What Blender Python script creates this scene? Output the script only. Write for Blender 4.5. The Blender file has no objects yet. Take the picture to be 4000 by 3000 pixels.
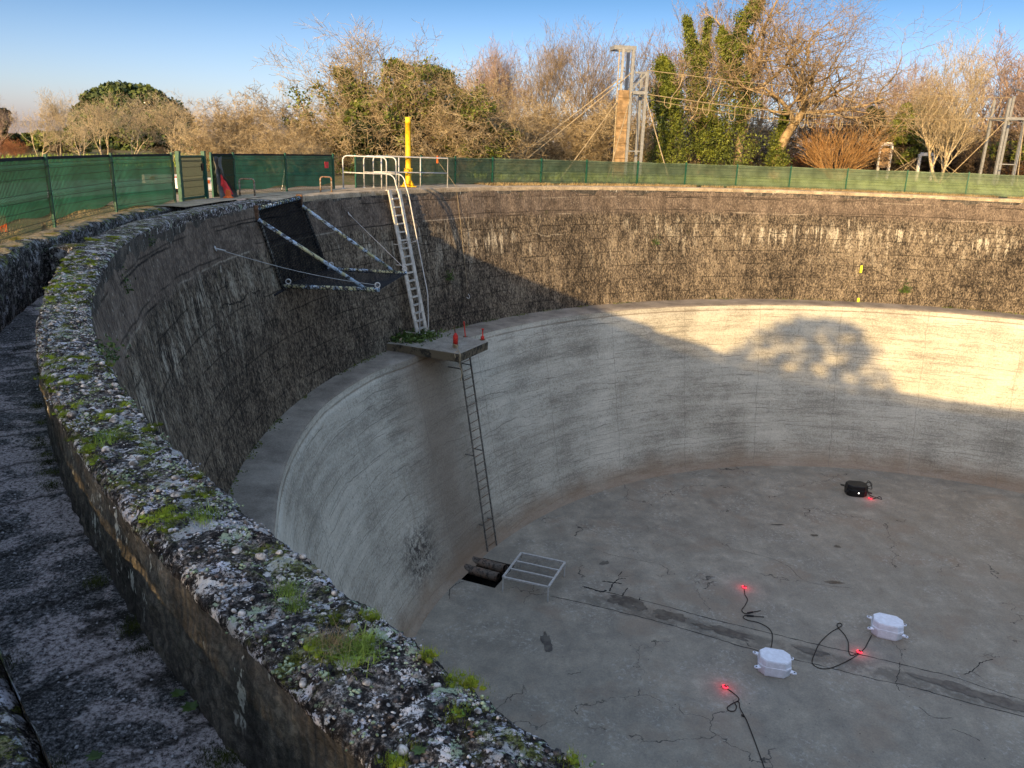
import bpy, math, random
import numpy as np
from mathutils import Vector, Matrix
PI=math.pi; R=math.radians
sc=bpy.context.scene; col=sc.collection
# ---------------------------------------------------------------- camera
CZ=1.44; F=3055.42; PITCH=R(16.656); ROLL=R(1.943)
cd=bpy.data.cameras.new('camera'); cam=bpy.data.objects.new('camera',cd); col.objects.link(cam)
cd.sensor_width=36; cd.lens=F/4000*36; cd.clip_end=8000; cd.clip_start=.05
_c,_s,_cp,_sp=math.cos(ROLL),math.sin(ROLL),math.cos(PITCH),math.sin(PITCH)
rt=Vector((_c,_s*_sp,_s*_cp)); up=Vector((-_s,_c*_sp,_c*_cp)); fw=Vector((0,_cp,-_sp))
M=Matrix(((rt.x,up.x,-fw.x,0),(rt.y,up.y,-fw.y,0),(rt.z,up.z,-fw.z,CZ),(0,0,0,1)))
cam.matrix_world=M; sc.camera=cam
# ---------------------------------------------------------------- light
SAZ=R(246); SEL=R(13.4)
w=bpy.data.worlds.new('World'); sc.world=w; w.use_nodes=True
nt=w.node_tree; bg=nt.nodes['Background']; sky=nt.nodes.new('ShaderNodeTexSky')
sky.sky_type='NISHITA'; sky.sun_disc=False; sky.sun_elevation=SEL; sky.sun_rotation=PI/2-SAZ
sky.air_density=1.0; sky.dust_density=1.2; sky.ozone_density=2.2
def wn(k): return nt.nodes.new('ShaderNode'+k)
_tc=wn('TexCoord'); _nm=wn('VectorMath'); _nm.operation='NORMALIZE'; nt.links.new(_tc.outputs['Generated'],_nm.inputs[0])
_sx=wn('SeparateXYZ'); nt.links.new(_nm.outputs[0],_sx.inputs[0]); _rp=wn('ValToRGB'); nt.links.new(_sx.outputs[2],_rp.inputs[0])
_e=_rp.color_ramp.elements                       # sky tint: mauve haze low, dimmed blue above, overhead brightening added to fill shade
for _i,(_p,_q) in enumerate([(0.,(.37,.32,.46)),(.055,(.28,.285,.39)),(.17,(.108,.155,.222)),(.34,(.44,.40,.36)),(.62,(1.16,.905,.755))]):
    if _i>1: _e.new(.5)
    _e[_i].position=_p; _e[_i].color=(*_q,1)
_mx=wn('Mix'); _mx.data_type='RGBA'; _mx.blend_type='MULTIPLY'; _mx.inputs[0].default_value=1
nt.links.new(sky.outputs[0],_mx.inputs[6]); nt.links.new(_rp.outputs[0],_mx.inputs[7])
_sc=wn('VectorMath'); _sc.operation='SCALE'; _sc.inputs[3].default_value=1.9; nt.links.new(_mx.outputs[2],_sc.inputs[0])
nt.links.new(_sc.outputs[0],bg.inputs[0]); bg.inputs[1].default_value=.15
sd=bpy.data.lights.new('sun','SUN'); sd.energy=3.85; sd.angle=R(.5); sd.color=(1,.67,.30)
so=bpy.data.objects.new('sun',sd); col.objects.link(so)
sv=Vector((math.cos(SEL)*math.cos(SAZ),math.cos(SEL)*math.sin(SAZ),math.sin(SEL)))
so.rotation_euler=sv.to_track_quat('Z','Y').to_euler(); so.location=(-20,-40,30)
sc.view_settings.view_transform='Standard'; sc.view_settings.look='None'; sc.view_settings.gamma=1
sc.view_settings.exposure=1.24
# ---------------------------------------------------------------- surveying helpers: sight lines of the survey station
CX,CY=14.873,17.656
def ray(u,v):
    x=(u-2000)/F; y=-(v-1500)/F; x,y=_c*x-_s*y,_s*x+_c*y
    return Vector((x,_cp+y*_sp,-_sp+y*_cp))
def gp(u,v,z=0.):                      # ground point at height z
    d=ray(u,v); t=(z-CZ)/d.z; return Vector((d.x*t,d.y*t,z))
def az(u,v,D):                         # point at horizontal distance D
    d=ray(u,v); t=D/math.hypot(d.x,d.y); return Vector((d.x*t,d.y*t,CZ+d.z*t))
def onR(u,v,Rr):                       # far side of the circle of radius Rr round the tank's centre
    d=ray(u,v); a=d.x**2+d.y**2; b=-(d.x*CX+d.y*CY); c=CX**2+CY**2-Rr*Rr
    t=(-b+math.sqrt(b*b-a*c))/a; return Vector((d.x*t,d.y*t,CZ+d.z*t))
def pol(th,r,z=0.): return Vector((CX+r*math.cos(R(th)),CY+r*math.sin(R(th)),z))
def ang(p): return math.degrees(math.atan2(p.y-CY,p.x-CX))%360
# ---------------------------------------------------------------- noise
def _h(i,j,k,s):
    n=(i*374761393+j*668265263+k*2147483647+s*1274126177)&0xffffffff
    n=((n^(n>>13))*1274126177)&0xffffffff; n=((n^(n>>16))*2246822519)&0xffffffff
    return ((n^(n>>15))&0xffff)/65535.
def vn(P,s=0):
    P=np.asarray(P,float); I=np.floor(P).astype(np.int64); f=P-I; f=f*f*(3-2*f); o=0
    for a in(0,1):
        for b in(0,1):
            for c in(0,1):
                wt=(f[:,0] if a else 1-f[:,0])*(f[:,1] if b else 1-f[:,1])*(f[:,2] if c else 1-f[:,2])
                o=o+wt*_h(I[:,0]+a,I[:,1]+b,I[:,2]+c,s)
    return o
def fbm(P,o=4,s=0):
    r=0;a=.5;P=np.asarray(P,float)
    for i in range(o): r=r+a*(vn(P,s+i)-.5); P=P*2.03+7.1; a*=.55
    return r
rng=np.random.default_rng(7); rnd=random.Random(5)
# ---------------------------------------------------------------- mesh helpers
def link(name,me,mat,parent=None,smooth=False):
    o=bpy.data.objects.new(name,me); col.objects.link(o)
    if mat:
        for m in (mat if isinstance(mat,list) else [mat]): me.materials.append(m)
    if smooth: me.polygons.foreach_set('use_smooth',[True]*len(me.polygons))
    if parent: o.parent=parent
    return o
def arr(name,V,Q,mat,parent=None,smooth=False,uv=None):   # arrays of verts and equal-sided faces
    V=np.asarray(V,np.float32).reshape(-1,3); Q=np.asarray(Q,np.int32); k=Q.shape[1]
    me=bpy.data.meshes.new(name); me.vertices.add(len(V)); me.vertices.foreach_set('co',V.ravel())
    me.loops.add(Q.size); me.loops.foreach_set('vertex_index',Q.ravel())
    me.polygons.add(len(Q)); me.polygons.foreach_set('loop_start',np.arange(0,Q.size,k,dtype=np.int32))
    if uv is not None:
        l=me.uv_layers.new(name='UVMap'); l.data.foreach_set('uv',np.asarray(uv,np.float32)[Q.ravel()].ravel())
    me.update(calc_edges=True)
    if parent is not None and parent.get('_loc'): pass
    return link(name,me,mat,parent,smooth)
def grid(nu,nv,closed=False):
    i=np.arange(nu if closed else nu-1)[:,None]; j=np.arange(nv-1)[None]; i2=(i+1)%nu
    return np.stack([i*nv+j,i2*nv+j,i2*nv+j+1,i*nv+j+1],-1).reshape(-1,4)
class MB:
    def __init__(s): s.v=[];s.f=[]
    def add(s,vs,fs):
        b=len(s.v); s.v+= [tuple(x) for x in vs]; s.f+=[tuple(b+i for i in f) for f in fs]; return s
    def box(s,c,size,rz=0,mat=None):
        hx,hy,hz=[a/2 for a in size]; m=mat or Matrix.Rotation(rz,3,'Z'); c=Vector(c)
        vs=[c+m@Vector((x*hx,y*hy,z*hz)) for x in(-1,1) for y in(-1,1) for z in(-1,1)]
        return s.add(vs,[(0,1,3,2),(4,6,7,5),(0,4,5,1),(2,3,7,6),(0,2,6,4),(1,5,7,3)])
    def beam(s,a,b,w,h,upv=(0,0,1)):
        a=Vector(a);b=Vector(b);z=(b-a).normalized();x=z.cross(Vector(upv))
        if x.length<1e-3:x=z.cross(Vector((1,0,0)))
        x.normalize();y=z.cross(x); vs=[p+x*i*w/2+y*j*h/2 for p in(a,b) for i,j in((-1,-1),(1,-1),(1,1),(-1,1))]
        return s.add(vs,[(3,2,1,0),(4,5,6,7),(0,1,5,4),(1,2,6,5),(2,3,7,6),(3,0,4,7)])
    def tube(s,pts,r,n=8,cap=True):
        pts=[Vector(p) for p in pts]; N=len(pts); rs=r if isinstance(r,(list,tuple)) else [r]*N; prev=None; b=len(s.v)
        for i,p in enumerate(pts):
            t=(pts[min(i+1,N-1)]-pts[max(i-1,0)]); t=t.normalized() if t.length>1e-9 else Vector((0,0,1))
            x=prev-t*prev.dot(t) if prev else t.cross(Vector((0,0,1)))
            if x.length<1e-3:x=t.cross(Vector((1,0,0)))
            x.normalize();prev=x.copy();y=t.cross(x)
            for k in range(n):
                a=2*PI*k/n; s.v.append(tuple(p+x*rs[i]*math.cos(a)+y*rs[i]*math.sin(a)))
        for i in range(N-1):
            for k in range(n):
                k2=(k+1)%n; s.f.append((b+i*n+k,b+i*n+k2,b+(i+1)*n+k2,b+(i+1)*n+k))
        if cap: s.f.append(tuple(b+k for k in range(n))[::-1]); s.f.append(tuple(b+(N-1)*n+k for k in range(n)))
        return s
    def lathe(s,c,prof,n=24):
        c=Vector(c);b=len(s.v)
        for r,z in prof:
            for k in range(n):
                a=2*PI*k/n; s.v.append((c.x+r*math.cos(a),c.y+r*math.sin(a),c.z+z))
        for i in range(len(prof)-1):
            for k in range(n):
                k2=(k+1)%n; s.f.append((b+i*n+k,b+i*n+k2,b+(i+1)*n+k2,b+(i+1)*n+k))
        s.f.append(tuple(b+k for k in range(n))[::-1]); s.f.append(tuple(b+(len(prof)-1)*n+k for k in range(n))); return s
    def torus(s,c,Rr,r,axis=(0,0,1),n=20,m=6):
        ax=Vector(axis).normalized(); q=ax.to_track_quat('Z','Y'); pts=[Vector(c)+q@Vector((Rr*math.cos(2*PI*i/n),Rr*math.sin(2*PI*i/n),0)) for i in range(n+1)]
        return s.tube(pts,r,m,False)
    def prism(s,poly,z0,z1,taper=None):     # horizontal polygon pulled from z0 to z1
        n=len(poly); vs=[(p[0],p[1],z0) for p in poly]+[(p[0],p[1],z1) for p in (taper or poly)]
        return s.add(vs,[tuple(range(n))[::-1],tuple(range(n,2*n))]+[(i,(i+1)%n,n+(i+1)%n,n+i) for i in range(n)])
    def build(s,name,mat,parent=None,smooth=False,bevel=0):
        me=bpy.data.meshes.new(name); me.from_pydata(s.v,[],s.f); me.update()
        if parent is not None:            # parts stored relative to their thing
            off=parent.matrix_world if False else wloc(parent); me.transform(Matrix.Translation(-off))
        o=link(name,me,mat,parent,smooth)
        if bevel:
            m=o.modifiers.new('b','BEVEL'); m.width=bevel; m.segments=2; m.limit_method='ANGLE'; m.angle_limit=R(40)
        return o
def wloc(o):
    v=Vector((0,0,0))
    while o is not None: v+=o.location; o=o.parent
    return v
def tag(o,label=None,cat=None,group=None,kind=None):
    if label:o['label']=label
    if cat:o['category']=cat
    if group:o['group']=group
    if kind:o['kind']=kind
    return o
def thing(name,label,cat,loc=(0,0,0),group=None):
    o=bpy.data.objects.new(name,None); col.objects.link(o); o.location=loc; o.empty_display_size=.1
    return tag(o,label,cat,group)
def A(name,V,Q,mat,parent=None,smooth=False,uv=None):
    if parent is not None: V=np.asarray(V,float).reshape(-1,3)-np.array(wloc(parent))
    return arr(name,V,Q,mat,parent,smooth,uv)
def curve3(pts,n=6):                        # Catmull-Rom through points
    P=[Vector(p) for p in pts]; P=[P[0]*2-P[1]]+P+[P[-1]*2-P[-2]]; out=[]
    for i in range(1,len(P)-2):
        for k in range(n):
            t=k/n; a,b,c,d=P[i-1:i+3]
            out.append(.5*((2*b)+(c-a)*t+(2*a-5*b+4*c-d)*t*t+(3*b-a-3*c+d)*t**3))
    return out+[P[-2]]
# ---------------------------------------------------------------- materials
class G:
    def __init__(s,name,rough=.8,spec=.3):
        s.m=bpy.data.materials.new(name); s.m.use_nodes=True; s.t=s.m.node_tree; s.b=s.t.nodes['Principled BSDF']
        s.b.inputs['Roughness'].default_value=rough; s.b.inputs['Specular IOR Level'].default_value=spec
    def put(s,sock,v):
        if isinstance(v,bpy.types.NodeSocket): s.t.links.new(v,sock)
        elif isinstance(v,(tuple,list)) and len(v)==3 and sock.type=='RGBA': sock.default_value=(*v,1)
        else: sock.default_value=v
    def n(s,ty,out=0,ins=None,**pr):
        nd=s.t.nodes.new('ShaderNode'+ty)
        for k,v in pr.items(): setattr(nd,k,v)
        for k,v in (ins or {}).items(): s.put(nd.inputs[k],v)
        return nd.outputs[out]
    def co(s,k='Object'): return s.n('TexCoord',k)
    def map(s,v,sc=(1,1,1),loc=(0,0,0),rot=(0,0,0)): return s.n('Mapping',0,{'Vector':v,'Scale':sc,'Location':loc,'Rotation':rot})
    def noise(s,v,sc,d=4,r=.55,dist=0): return s.n('TexNoise',0,{'Vector':v,'Scale':sc,'Detail':d,'Roughness':r,'Distortion':dist})
    def vor(s,v,sc,feat='F1',out='Distance',rn=1): return s.n('TexVoronoi',out,{'Vector':v,'Scale':sc,'Randomness':rn},feature=feat)
    def ramp(s,f,st,interp='LINEAR'):
        nd=s.t.nodes.new('ShaderNodeValToRGB'); s.put(nd.inputs[0],f); e=nd.color_ramp.elements; nd.color_ramp.interpolation=interp
        while len(e)<len(st): e.new(.5)
        for i,(p,c) in enumerate(st):
            e[i].position=p; e[i].color=(*c,1) if isinstance(c,(tuple,list)) else (c,c,c,1)
        return nd.outputs[0]
    def mix(s,f,a,b,mode='MIX'):
        nd=s.t.nodes.new('ShaderNodeMix'); nd.data_type='RGBA'; nd.blend_type=mode
        s.put(nd.inputs[0],f); s.put(nd.inputs[6],a); s.put(nd.inputs[7],b); return nd.outputs[2]
    def ma(s,op,a,b=.5):
        nd=s.t.nodes.new('ShaderNodeMath'); nd.operation=op; s.put(nd.inputs[0],a); s.put(nd.inputs[1],b); return nd.outputs[0]
    def sep(s,v): nd=s.t.nodes.new('ShaderNodeSeparateXYZ'); s.put(nd.inputs[0],v); return nd.outputs
    def step(s,f,a,b): return s.n('MapRange',0,{'Value':f,'From Min':a,'From Max':b},interpolation_type='SMOOTHSTEP')
    def bump(s,hh,d=.02,st=1.,nrm=None):
        i={'Height':hh,'Distance':d,'Strength':st}
        if nrm is not None:i['Normal']=nrm
        return s.n('Bump',0,i)
    def done(s,c=None,n=None,**k):
        if c is not None:s.put(s.b.inputs['Base Color'],c)
        if n is not None:s.put(s.b.inputs['Normal'],n)
        for a,v in k.items(): s.put(s.b.inputs[a.replace('_',' ')],v)
        return s.m
def simple(name,c,rough=.6,var=.25,sc=6,metal=0,bd=.002,c2=None,lo=.4,hi=.65):
    g=G(name,rough); v=g.co(); n=g.noise(v,sc,5,.6)
    a=g.mix(g.step(n,lo,hi),tuple(x*(1-var) for x in c),c2 or tuple(min(1,x*(1+var*.6)) for x in c))
    return g.done(a,g.bump(g.noise(v,sc*5,3),bd),Metallic=metal)
def tank_upper():
    g=G('weathered_tank_concrete',.95,.15); uv=g.co('UV'); P=g.co()
    z=g.sep(uv)[1]; s_=g.sep(uv)[0]
    streak=g.noise(g.map(uv,(1.6,.34,1)),1,5,.62,.8); fs=g.noise(g.map(uv,(7,2.6,1)),1,5,.7,.5); fine=g.noise(g.map(P,(1,1,.55)),19,4,.72); mid=g.noise(P,2.4,4,.65); big=g.noise(P,.30,3)
    m=g.ma('ADD',g.ma('MULTIPLY',streak,.13),g.ma('ADD',g.ma('MULTIPLY',fs,.26),g.ma('ADD',g.ma('MULTIPLY',fine,.50),g.ma('MULTIPLY',mid,.10))))
    m=g.ma('ADD',m,g.ma('MULTIPLY',g.ma('SUBTRACT',big,.5),.15))
    c=g.ramp(m,[(.41,(.026,.023,.020)),(.47,(.095,.078,.060)),(.52,(.215,.175,.13)),(.57,(.37,.31,.225)),(.66,(.52,.445,.33))])
    band=g.step(g.ma('ADD',z,g.ma('MULTIPLY',g.noise(P,1.2,3),.35)),-1.15,-.85)      # smoother dark top lift
    tb=g.ramp(g.ma('ADD',g.ma('MULTIPLY',fine,.5),g.ma('ADD',g.ma('MULTIPLY',mid,.3),g.ma('MULTIPLY',streak,.2))),[(.40,(.055,.044,.036)),(.52,(.15,.118,.094)),(.66,(.32,.26,.205))])
    dots=g.step(g.vor(P,7),.17,.10); dots=g.ma('MULTIPLY',dots,g.step(g.noise(P,.9,3),.46,.6))
    tb=g.mix(g.ma('MULTIPLY',dots,.8),tb,(.42,.39,.33)); c=g.mix(g.ma('MULTIPLY',band,.9),c,tb)
    # pale upper rim of bare concrete
    rim=g.step(g.ma('ADD',z,g.ma('MULTIPLY',fine,.16)),-.12,-.02); c=g.mix(g.ma('MULTIPLY',rim,.6),c,(.30,.26,.20))
    # lime runs below the lift joints
    dr=g.noise(g.map(uv,(4.2,.55,1),(3,1.3,0)),1,5,.62,.9); zone=g.noise(g.map(uv,(.16,.3,1),(9,2,0)),1,3)
    lv=g.ma('ADD',z,g.ma('MULTIPLY',g.ma('SUBTRACT',g.noise(g.map(uv,(.45,.1,1)),1,4),.5),1.3))
    top_=g.ma('SUBTRACT',1.,g.step(g.ma('ADD',lv,g.ma('MULTIPLY',g.noise(g.map(uv,(2.2,.3,1)),1,4),.7)),-1.55,-1.15)); fade=g.step(lv,-3.6,-1.9)
    wh=g.ma('MULTIPLY',g.ma('MULTIPLY',top_,fade),g.step(zone,.43,.55)); thr=g.ma('SUBTRACT',g.ma('ADD',dr,g.ma('MULTIPLY',wh,.18)),.18)
    c=g.mix(g.ma('MULTIPLY',g.ma('MULTIPLY',g.step(thr,.49,.60),wh),g.step(fine,.34,.54)),c,(.66,.60,.48))
    wz=g.ma('MULTIPLY',g.ma('MULTIPLY',g.ma('SUBTRACT',1.,g.step(lv,-1.5,-1.2)),g.step(lv,-4.2,-2.2)),g.step(g.noise(g.map(uv,(.11,.25,1),(4,5,0)),1,3),.42,.54))
    w3=g.ma('MULTIPLY',g.step(g.noise(g.map(uv,(2.4,.7,1),(11,3,0)),1,6,.72,.6),.50,.62),g.step(fine,.36,.56)); c=g.mix(g.ma('MULTIPLY',g.ma('MULTIPLY',w3,wz),.9),c,(.56,.50,.39))
    dr2=g.step(g.noise(g.map(uv,(5.,.8,1),(31,7,0)),1,4,.6,.8),.64,.69); w2=g.ma('MULTIPLY',g.step(z,-2.1,-1.4),g.ma('SUBTRACT',1.,g.step(z,-1.2,-1.08)))
    c=g.mix(g.ma('MULTIPLY',g.ma('MULTIPLY',dr2,w2),.8),c,(.60,.55,.45))
    for zz,off,st in((-1.12,1.,.55),(-.45,6.,.35),(-2.0,4.,.7),(-3.3,8.,.25)):
        wob=g.ma('MULTIPLY',g.ma('SUBTRACT',g.noise(g.map(uv,(.45,.45,1),(off,0,0)),1,7,.65),.5),1.1 if zz<-1.5 else .16)
        l=g.ma('ABSOLUTE',g.ma('SUBTRACT',g.ma('ADD',z,wob),zz)); l=g.ma('SUBTRACT',1.,g.step(l,.004,.032)); l=g.ma('MULTIPLY',l,g.step(fine,.36,.5))
        lm=g.noise(g.map(uv,(.3,.6,1),(off*3,0,0)),1,4,.6)
        c=g.mix(g.ma('MULTIPLY',g.ma('MULTIPLY',l,g.step(lm,.52,.60)),st),c,(.50,.45,.36)); c=g.mix(g.ma('MULTIPLY',l,g.step(lm,.47,.40)),c,(.014,.012,.011))
    crs=g.ma('ABSOLUTE',g.ma('SUBTRACT',g.ma('FRACT',g.ma('DIVIDE',g.ma('ADD',z,g.ma('MULTIPLY',g.noise(uv,.6,4),.14)),.62),0),.5)); crs=g.ma('MULTIPLY',g.ma('SUBTRACT',1.,g.step(crs,.0,.05)),g.step(g.noise(g.map(uv,(.7,1.3,1),(17,0,0)),1,4),.42,.52)); c=g.mix(g.ma('MULTIPLY',crs,.75),c,(.02,.017,.014))
    moss=g.ma('MULTIPLY',g.step(g.noise(P,1.3,5,.7),.64,.72),g.step(fine,.4,.6)); c=g.mix(g.ma('MULTIPLY',moss,.6),c,(.07,.08,.022))
    h=g.ma('ADD',g.ma('MULTIPLY',fs,.9),g.ma('ADD',g.ma('MULTIPLY',fine,1.5),g.ma('MULTIPLY',g.vor(g.map(uv,(8,5.,1)),1),.35)))
    return g.done(c,g.bump(h,.10,g.ma('SUBTRACT',1.,g.ma('MULTIPLY',band,.5))))
def tank_lower():
    g=G('pale_rendered_concrete',.85,.25); uv=g.co('UV'); P=g.co(); z=g.sep(uv)[1]; s_=g.sep(uv)[0]
    lift=g.noise(g.map(uv,(.10,2.3,1)),1,6,.6,.15); fl=g.noise(g.map(uv,(1.1,7.,1)),1,6,.72,.5); fine=g.noise(P,16,5,.75); big=g.noise(P,.42,4)
    m=g.ma('ADD',g.ma('MULTIPLY',lift,.26),g.ma('ADD',g.ma('MULTIPLY',fl,.22),g.ma('ADD',g.ma('MULTIPLY',fine,.40),g.ma('MULTIPLY',big,.34))))
    c=g.ramp(m,[(.50,(.215,.205,.17)),(.57,(.34,.325,.275)),(.63,(.445,.43,.365)),(.72,(.57,.55,.47))])
    # board lines of the formwork
    for k,(sc_,off) in enumerate(((.85,0.),(.31,3.),(.22,7.),(.47,12.))):
        wob=g.ma('MULTIPLY',g.noise(g.map(uv,(.35,.8,1),(off,off,0)),1,4),.6)
        l=g.ma('ABSOLUTE',g.ma('SUBTRACT',g.ma('FRACT',g.ma('DIVIDE',g.ma('ADD',z,wob),sc_),0),.5)); l=g.ma('MULTIPLY',g.ma('SUBTRACT',1.,g.step(l,.0,(.022,.05,.06,.035)[k])),g.step(fine,.33,.5))
        lm=g.step(g.noise(g.map(uv,(.45,2.2,1),(off*2,3,0)),1,5,.65),.50,.60); c=g.mix(g.ma('MULTIPLY',g.ma('MULTIPLY',l,lm),.85),c,(.11,.105,.09))
    fk=g.ma('MULTIPLY',g.step(g.noise(P,9,5,.8),.54,.62),g.step(g.noise(P,.8,3),.36,.58)); c=g.mix(g.ma('MULTIPLY',fk,.6),c,(.17,.165,.14)); fk2=g.step(g.noise(P,2.2,7,.8),.66,.70); c=g.mix(g.ma('MULTIPLY',fk2,.7),c,(.11,.105,.09))
    pale=g.step(g.noise(g.map(uv,(.45,1.6,1),(5,0,0)),1,5,.7),.58,.66); c=g.mix(g.ma('MULTIPLY',pale,.25),c,(.60,.59,.52))
    # rust and silt stain below the platform (arc length along the wall)
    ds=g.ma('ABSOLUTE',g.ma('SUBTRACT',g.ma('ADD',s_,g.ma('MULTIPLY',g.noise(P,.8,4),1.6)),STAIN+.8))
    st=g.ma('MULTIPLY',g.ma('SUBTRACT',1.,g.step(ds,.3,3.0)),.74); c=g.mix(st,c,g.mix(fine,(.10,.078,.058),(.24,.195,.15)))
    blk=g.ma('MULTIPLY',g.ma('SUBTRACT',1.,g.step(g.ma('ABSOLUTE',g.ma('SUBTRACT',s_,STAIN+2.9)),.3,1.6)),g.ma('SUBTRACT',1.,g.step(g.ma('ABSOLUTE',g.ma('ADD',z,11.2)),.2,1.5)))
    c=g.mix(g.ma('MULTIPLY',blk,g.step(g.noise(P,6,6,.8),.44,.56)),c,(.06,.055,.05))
    lip=g.ma('MULTIPLY',g.ma('SUBTRACT',1.,g.step(g.ma('ABSOLUTE',g.ma('ADD',z,g.ma('ADD',5.43,g.ma('MULTIPLY',g.noise(P,3,3),.03)))),.01,.045)),g.step(g.noise(P,1.1,5,.7),.30,.50)); c=g.mix(g.ma('MULTIPLY',lip,.6),c,(.12,.085,.05))
    # silty tide band at the foot
    b=g.ma('SUBTRACT',1.,g.step(g.ma('ADD',z,g.ma('MULTIPLY',g.noise(P,.9,4),1.1)),-12.4,-11.0)); c=g.mix(g.ma('MULTIPLY',b,.78),c,g.mix(fl,(.16,.105,.065),(.30,.22,.15)))
    vj=g.ma('ABSOLUTE',g.ma('SUBTRACT',g.ma('FRACT',g.ma('DIVIDE',g.ma('ADD',s_,g.ma('MULTIPLY',g.noise(uv,1.2,4),.25)),4.1),0),.5)); vj=g.ma('SUBTRACT',1.,g.step(vj,.0,.006))
    c=g.mix(g.ma('MULTIPLY',vj,.6),c,(.16,.15,.13)); vs=g.ma('MULTIPLY',g.step(g.noise(g.map(uv,(1.6,.16,1),(8,0,0)),1,5,.7),.58,.70),g.step(g.noise(P,.35,3),.45,.6)); c=g.mix(g.ma('MULTIPLY',vs,.5),c,(.24,.215,.165))
    return g.done(c,g.bump(g.ma('ADD',fl,g.ma('MULTIPLY',fine,.8)),.012))
def ledge_mat():
    g=G('ledge_concrete',.9,.2); P=g.co(); a=g.noise(P,1.1,5,.65); f=g.noise(P,30,4,.8)
    c=g.ramp(g.ma('ADD',g.ma('MULTIPLY',a,.6),g.ma('MULTIPLY',f,.4)),[(.38,(.14,.12,.10)),(.52,(.25,.22,.18)),(.66,(.36,.32,.27))])
    ms=g.step(g.noise(P,2.5,5,.7),.63,.7); c=g.mix(g.ma('MULTIPLY',ms,.6),c,(.07,.07,.03))
    return g.done(c,g.bump(g.ma('ADD',f,a),.01))
def floor_mat():
    g=G('damp_floor_concrete',.7,.3); P=g.co(); big=g.noise(P,.22,4,.6,.6); md=g.noise(P,1.4,7,.68,.3); f=g.noise(P,22,5,.8); sw=g.noise(g.map(P,(1,.28,1),(0,0,0),(0,0,.6)),1.1,5,.7,1.2)
    m=g.ma('ADD',g.ma('MULTIPLY',big,.18),g.ma('ADD',g.ma('MULTIPLY',md,.38),g.ma('ADD',g.ma('MULTIPLY',f,.34),g.ma('MULTIPLY',sw,.12))))
    c=g.ramp(m,[(.38,(.15,.138,.115)),(.48,(.225,.207,.170)),(.55,(.30,.272,.218)),(.64,(.42,.38,.305))])
    br=g.step(g.noise(P,.5,4,.6),.52,.66); c=g.mix(g.ma('MULTIPLY',br,.35),c,(.23,.165,.115))
    pl=g.ma('MULTIPLY',g.step(g.noise(P,7,6,.78),.53,.60),g.step(g.noise(P,.55,3),.48,.60)); c=g.mix(g.ma('MULTIPLY',pl,.7),c,(.38,.37,.33))
    sp=g.step(g.vor(P,4.3),.10,.06); c=g.mix(g.ma('MULTIPLY',sp,g.step(g.noise(P,1.3,2),.5,.6)),c,(.05,.045,.04))
    wv=g.map(g.n('VectorMath',0,{0:P,1:g.n('TexNoise','Color',{'Vector':P,'Scale':2.2,'Detail':4.})},operation='ADD'),(1,1,.01))
    ck=g.vor(wv,.28,'DISTANCE_TO_EDGE'); ck=g.ma('MULTIPLY',g.ma('SUBTRACT',1.,g.step(ck,.0,.006)),g.step(g.noise(P,.5,3),.53,.60)); c=g.mix(ck,c,(.04,.04,.038))
    # silty drain strip between the two joints, running from the pit across the floor
    A0=gp(2190,2312,-12.844);B0=gp(4000,2768,-12.844);dl=(B0-A0).normalized(); x=g.sep(P)
    ac=g.ma('ADD',g.ma('MULTIPLY',g.ma('SUBTRACT',x[0],A0.x),-dl.y),g.ma('MULTIPLY',g.ma('SUBTRACT',x[1],A0.y),dl.x)); al=g.ma('ADD',g.ma('MULTIPLY',g.ma('SUBTRACT',x[0],A0.x),dl.x),g.ma('MULTIPLY',g.ma('SUBTRACT',x[1],A0.y),dl.y))
    wb_=g.ma('ADD',g.ma('ABSOLUTE',ac),g.ma('MULTIPLY',g.ma('SUBTRACT',md,.5),.5)); dm=g.ma('MULTIPLY',g.ma('SUBTRACT',1.,g.step(wb_,.22,.48)),g.step(al,-.3,1.5)); c=g.mix(g.ma('MULTIPLY',g.ma('MULTIPLY',dm,g.step(g.noise(P,1.6,5,.7),.36,.56)),.6),c,(.085,.078,.066))
    return g.done(c,g.bump(g.ma('ADD',md,g.ma('MULTIPLY',f,.3)),.012),Roughness=g.ramp(md,[(.4,.5),(.6,.85)]))
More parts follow.
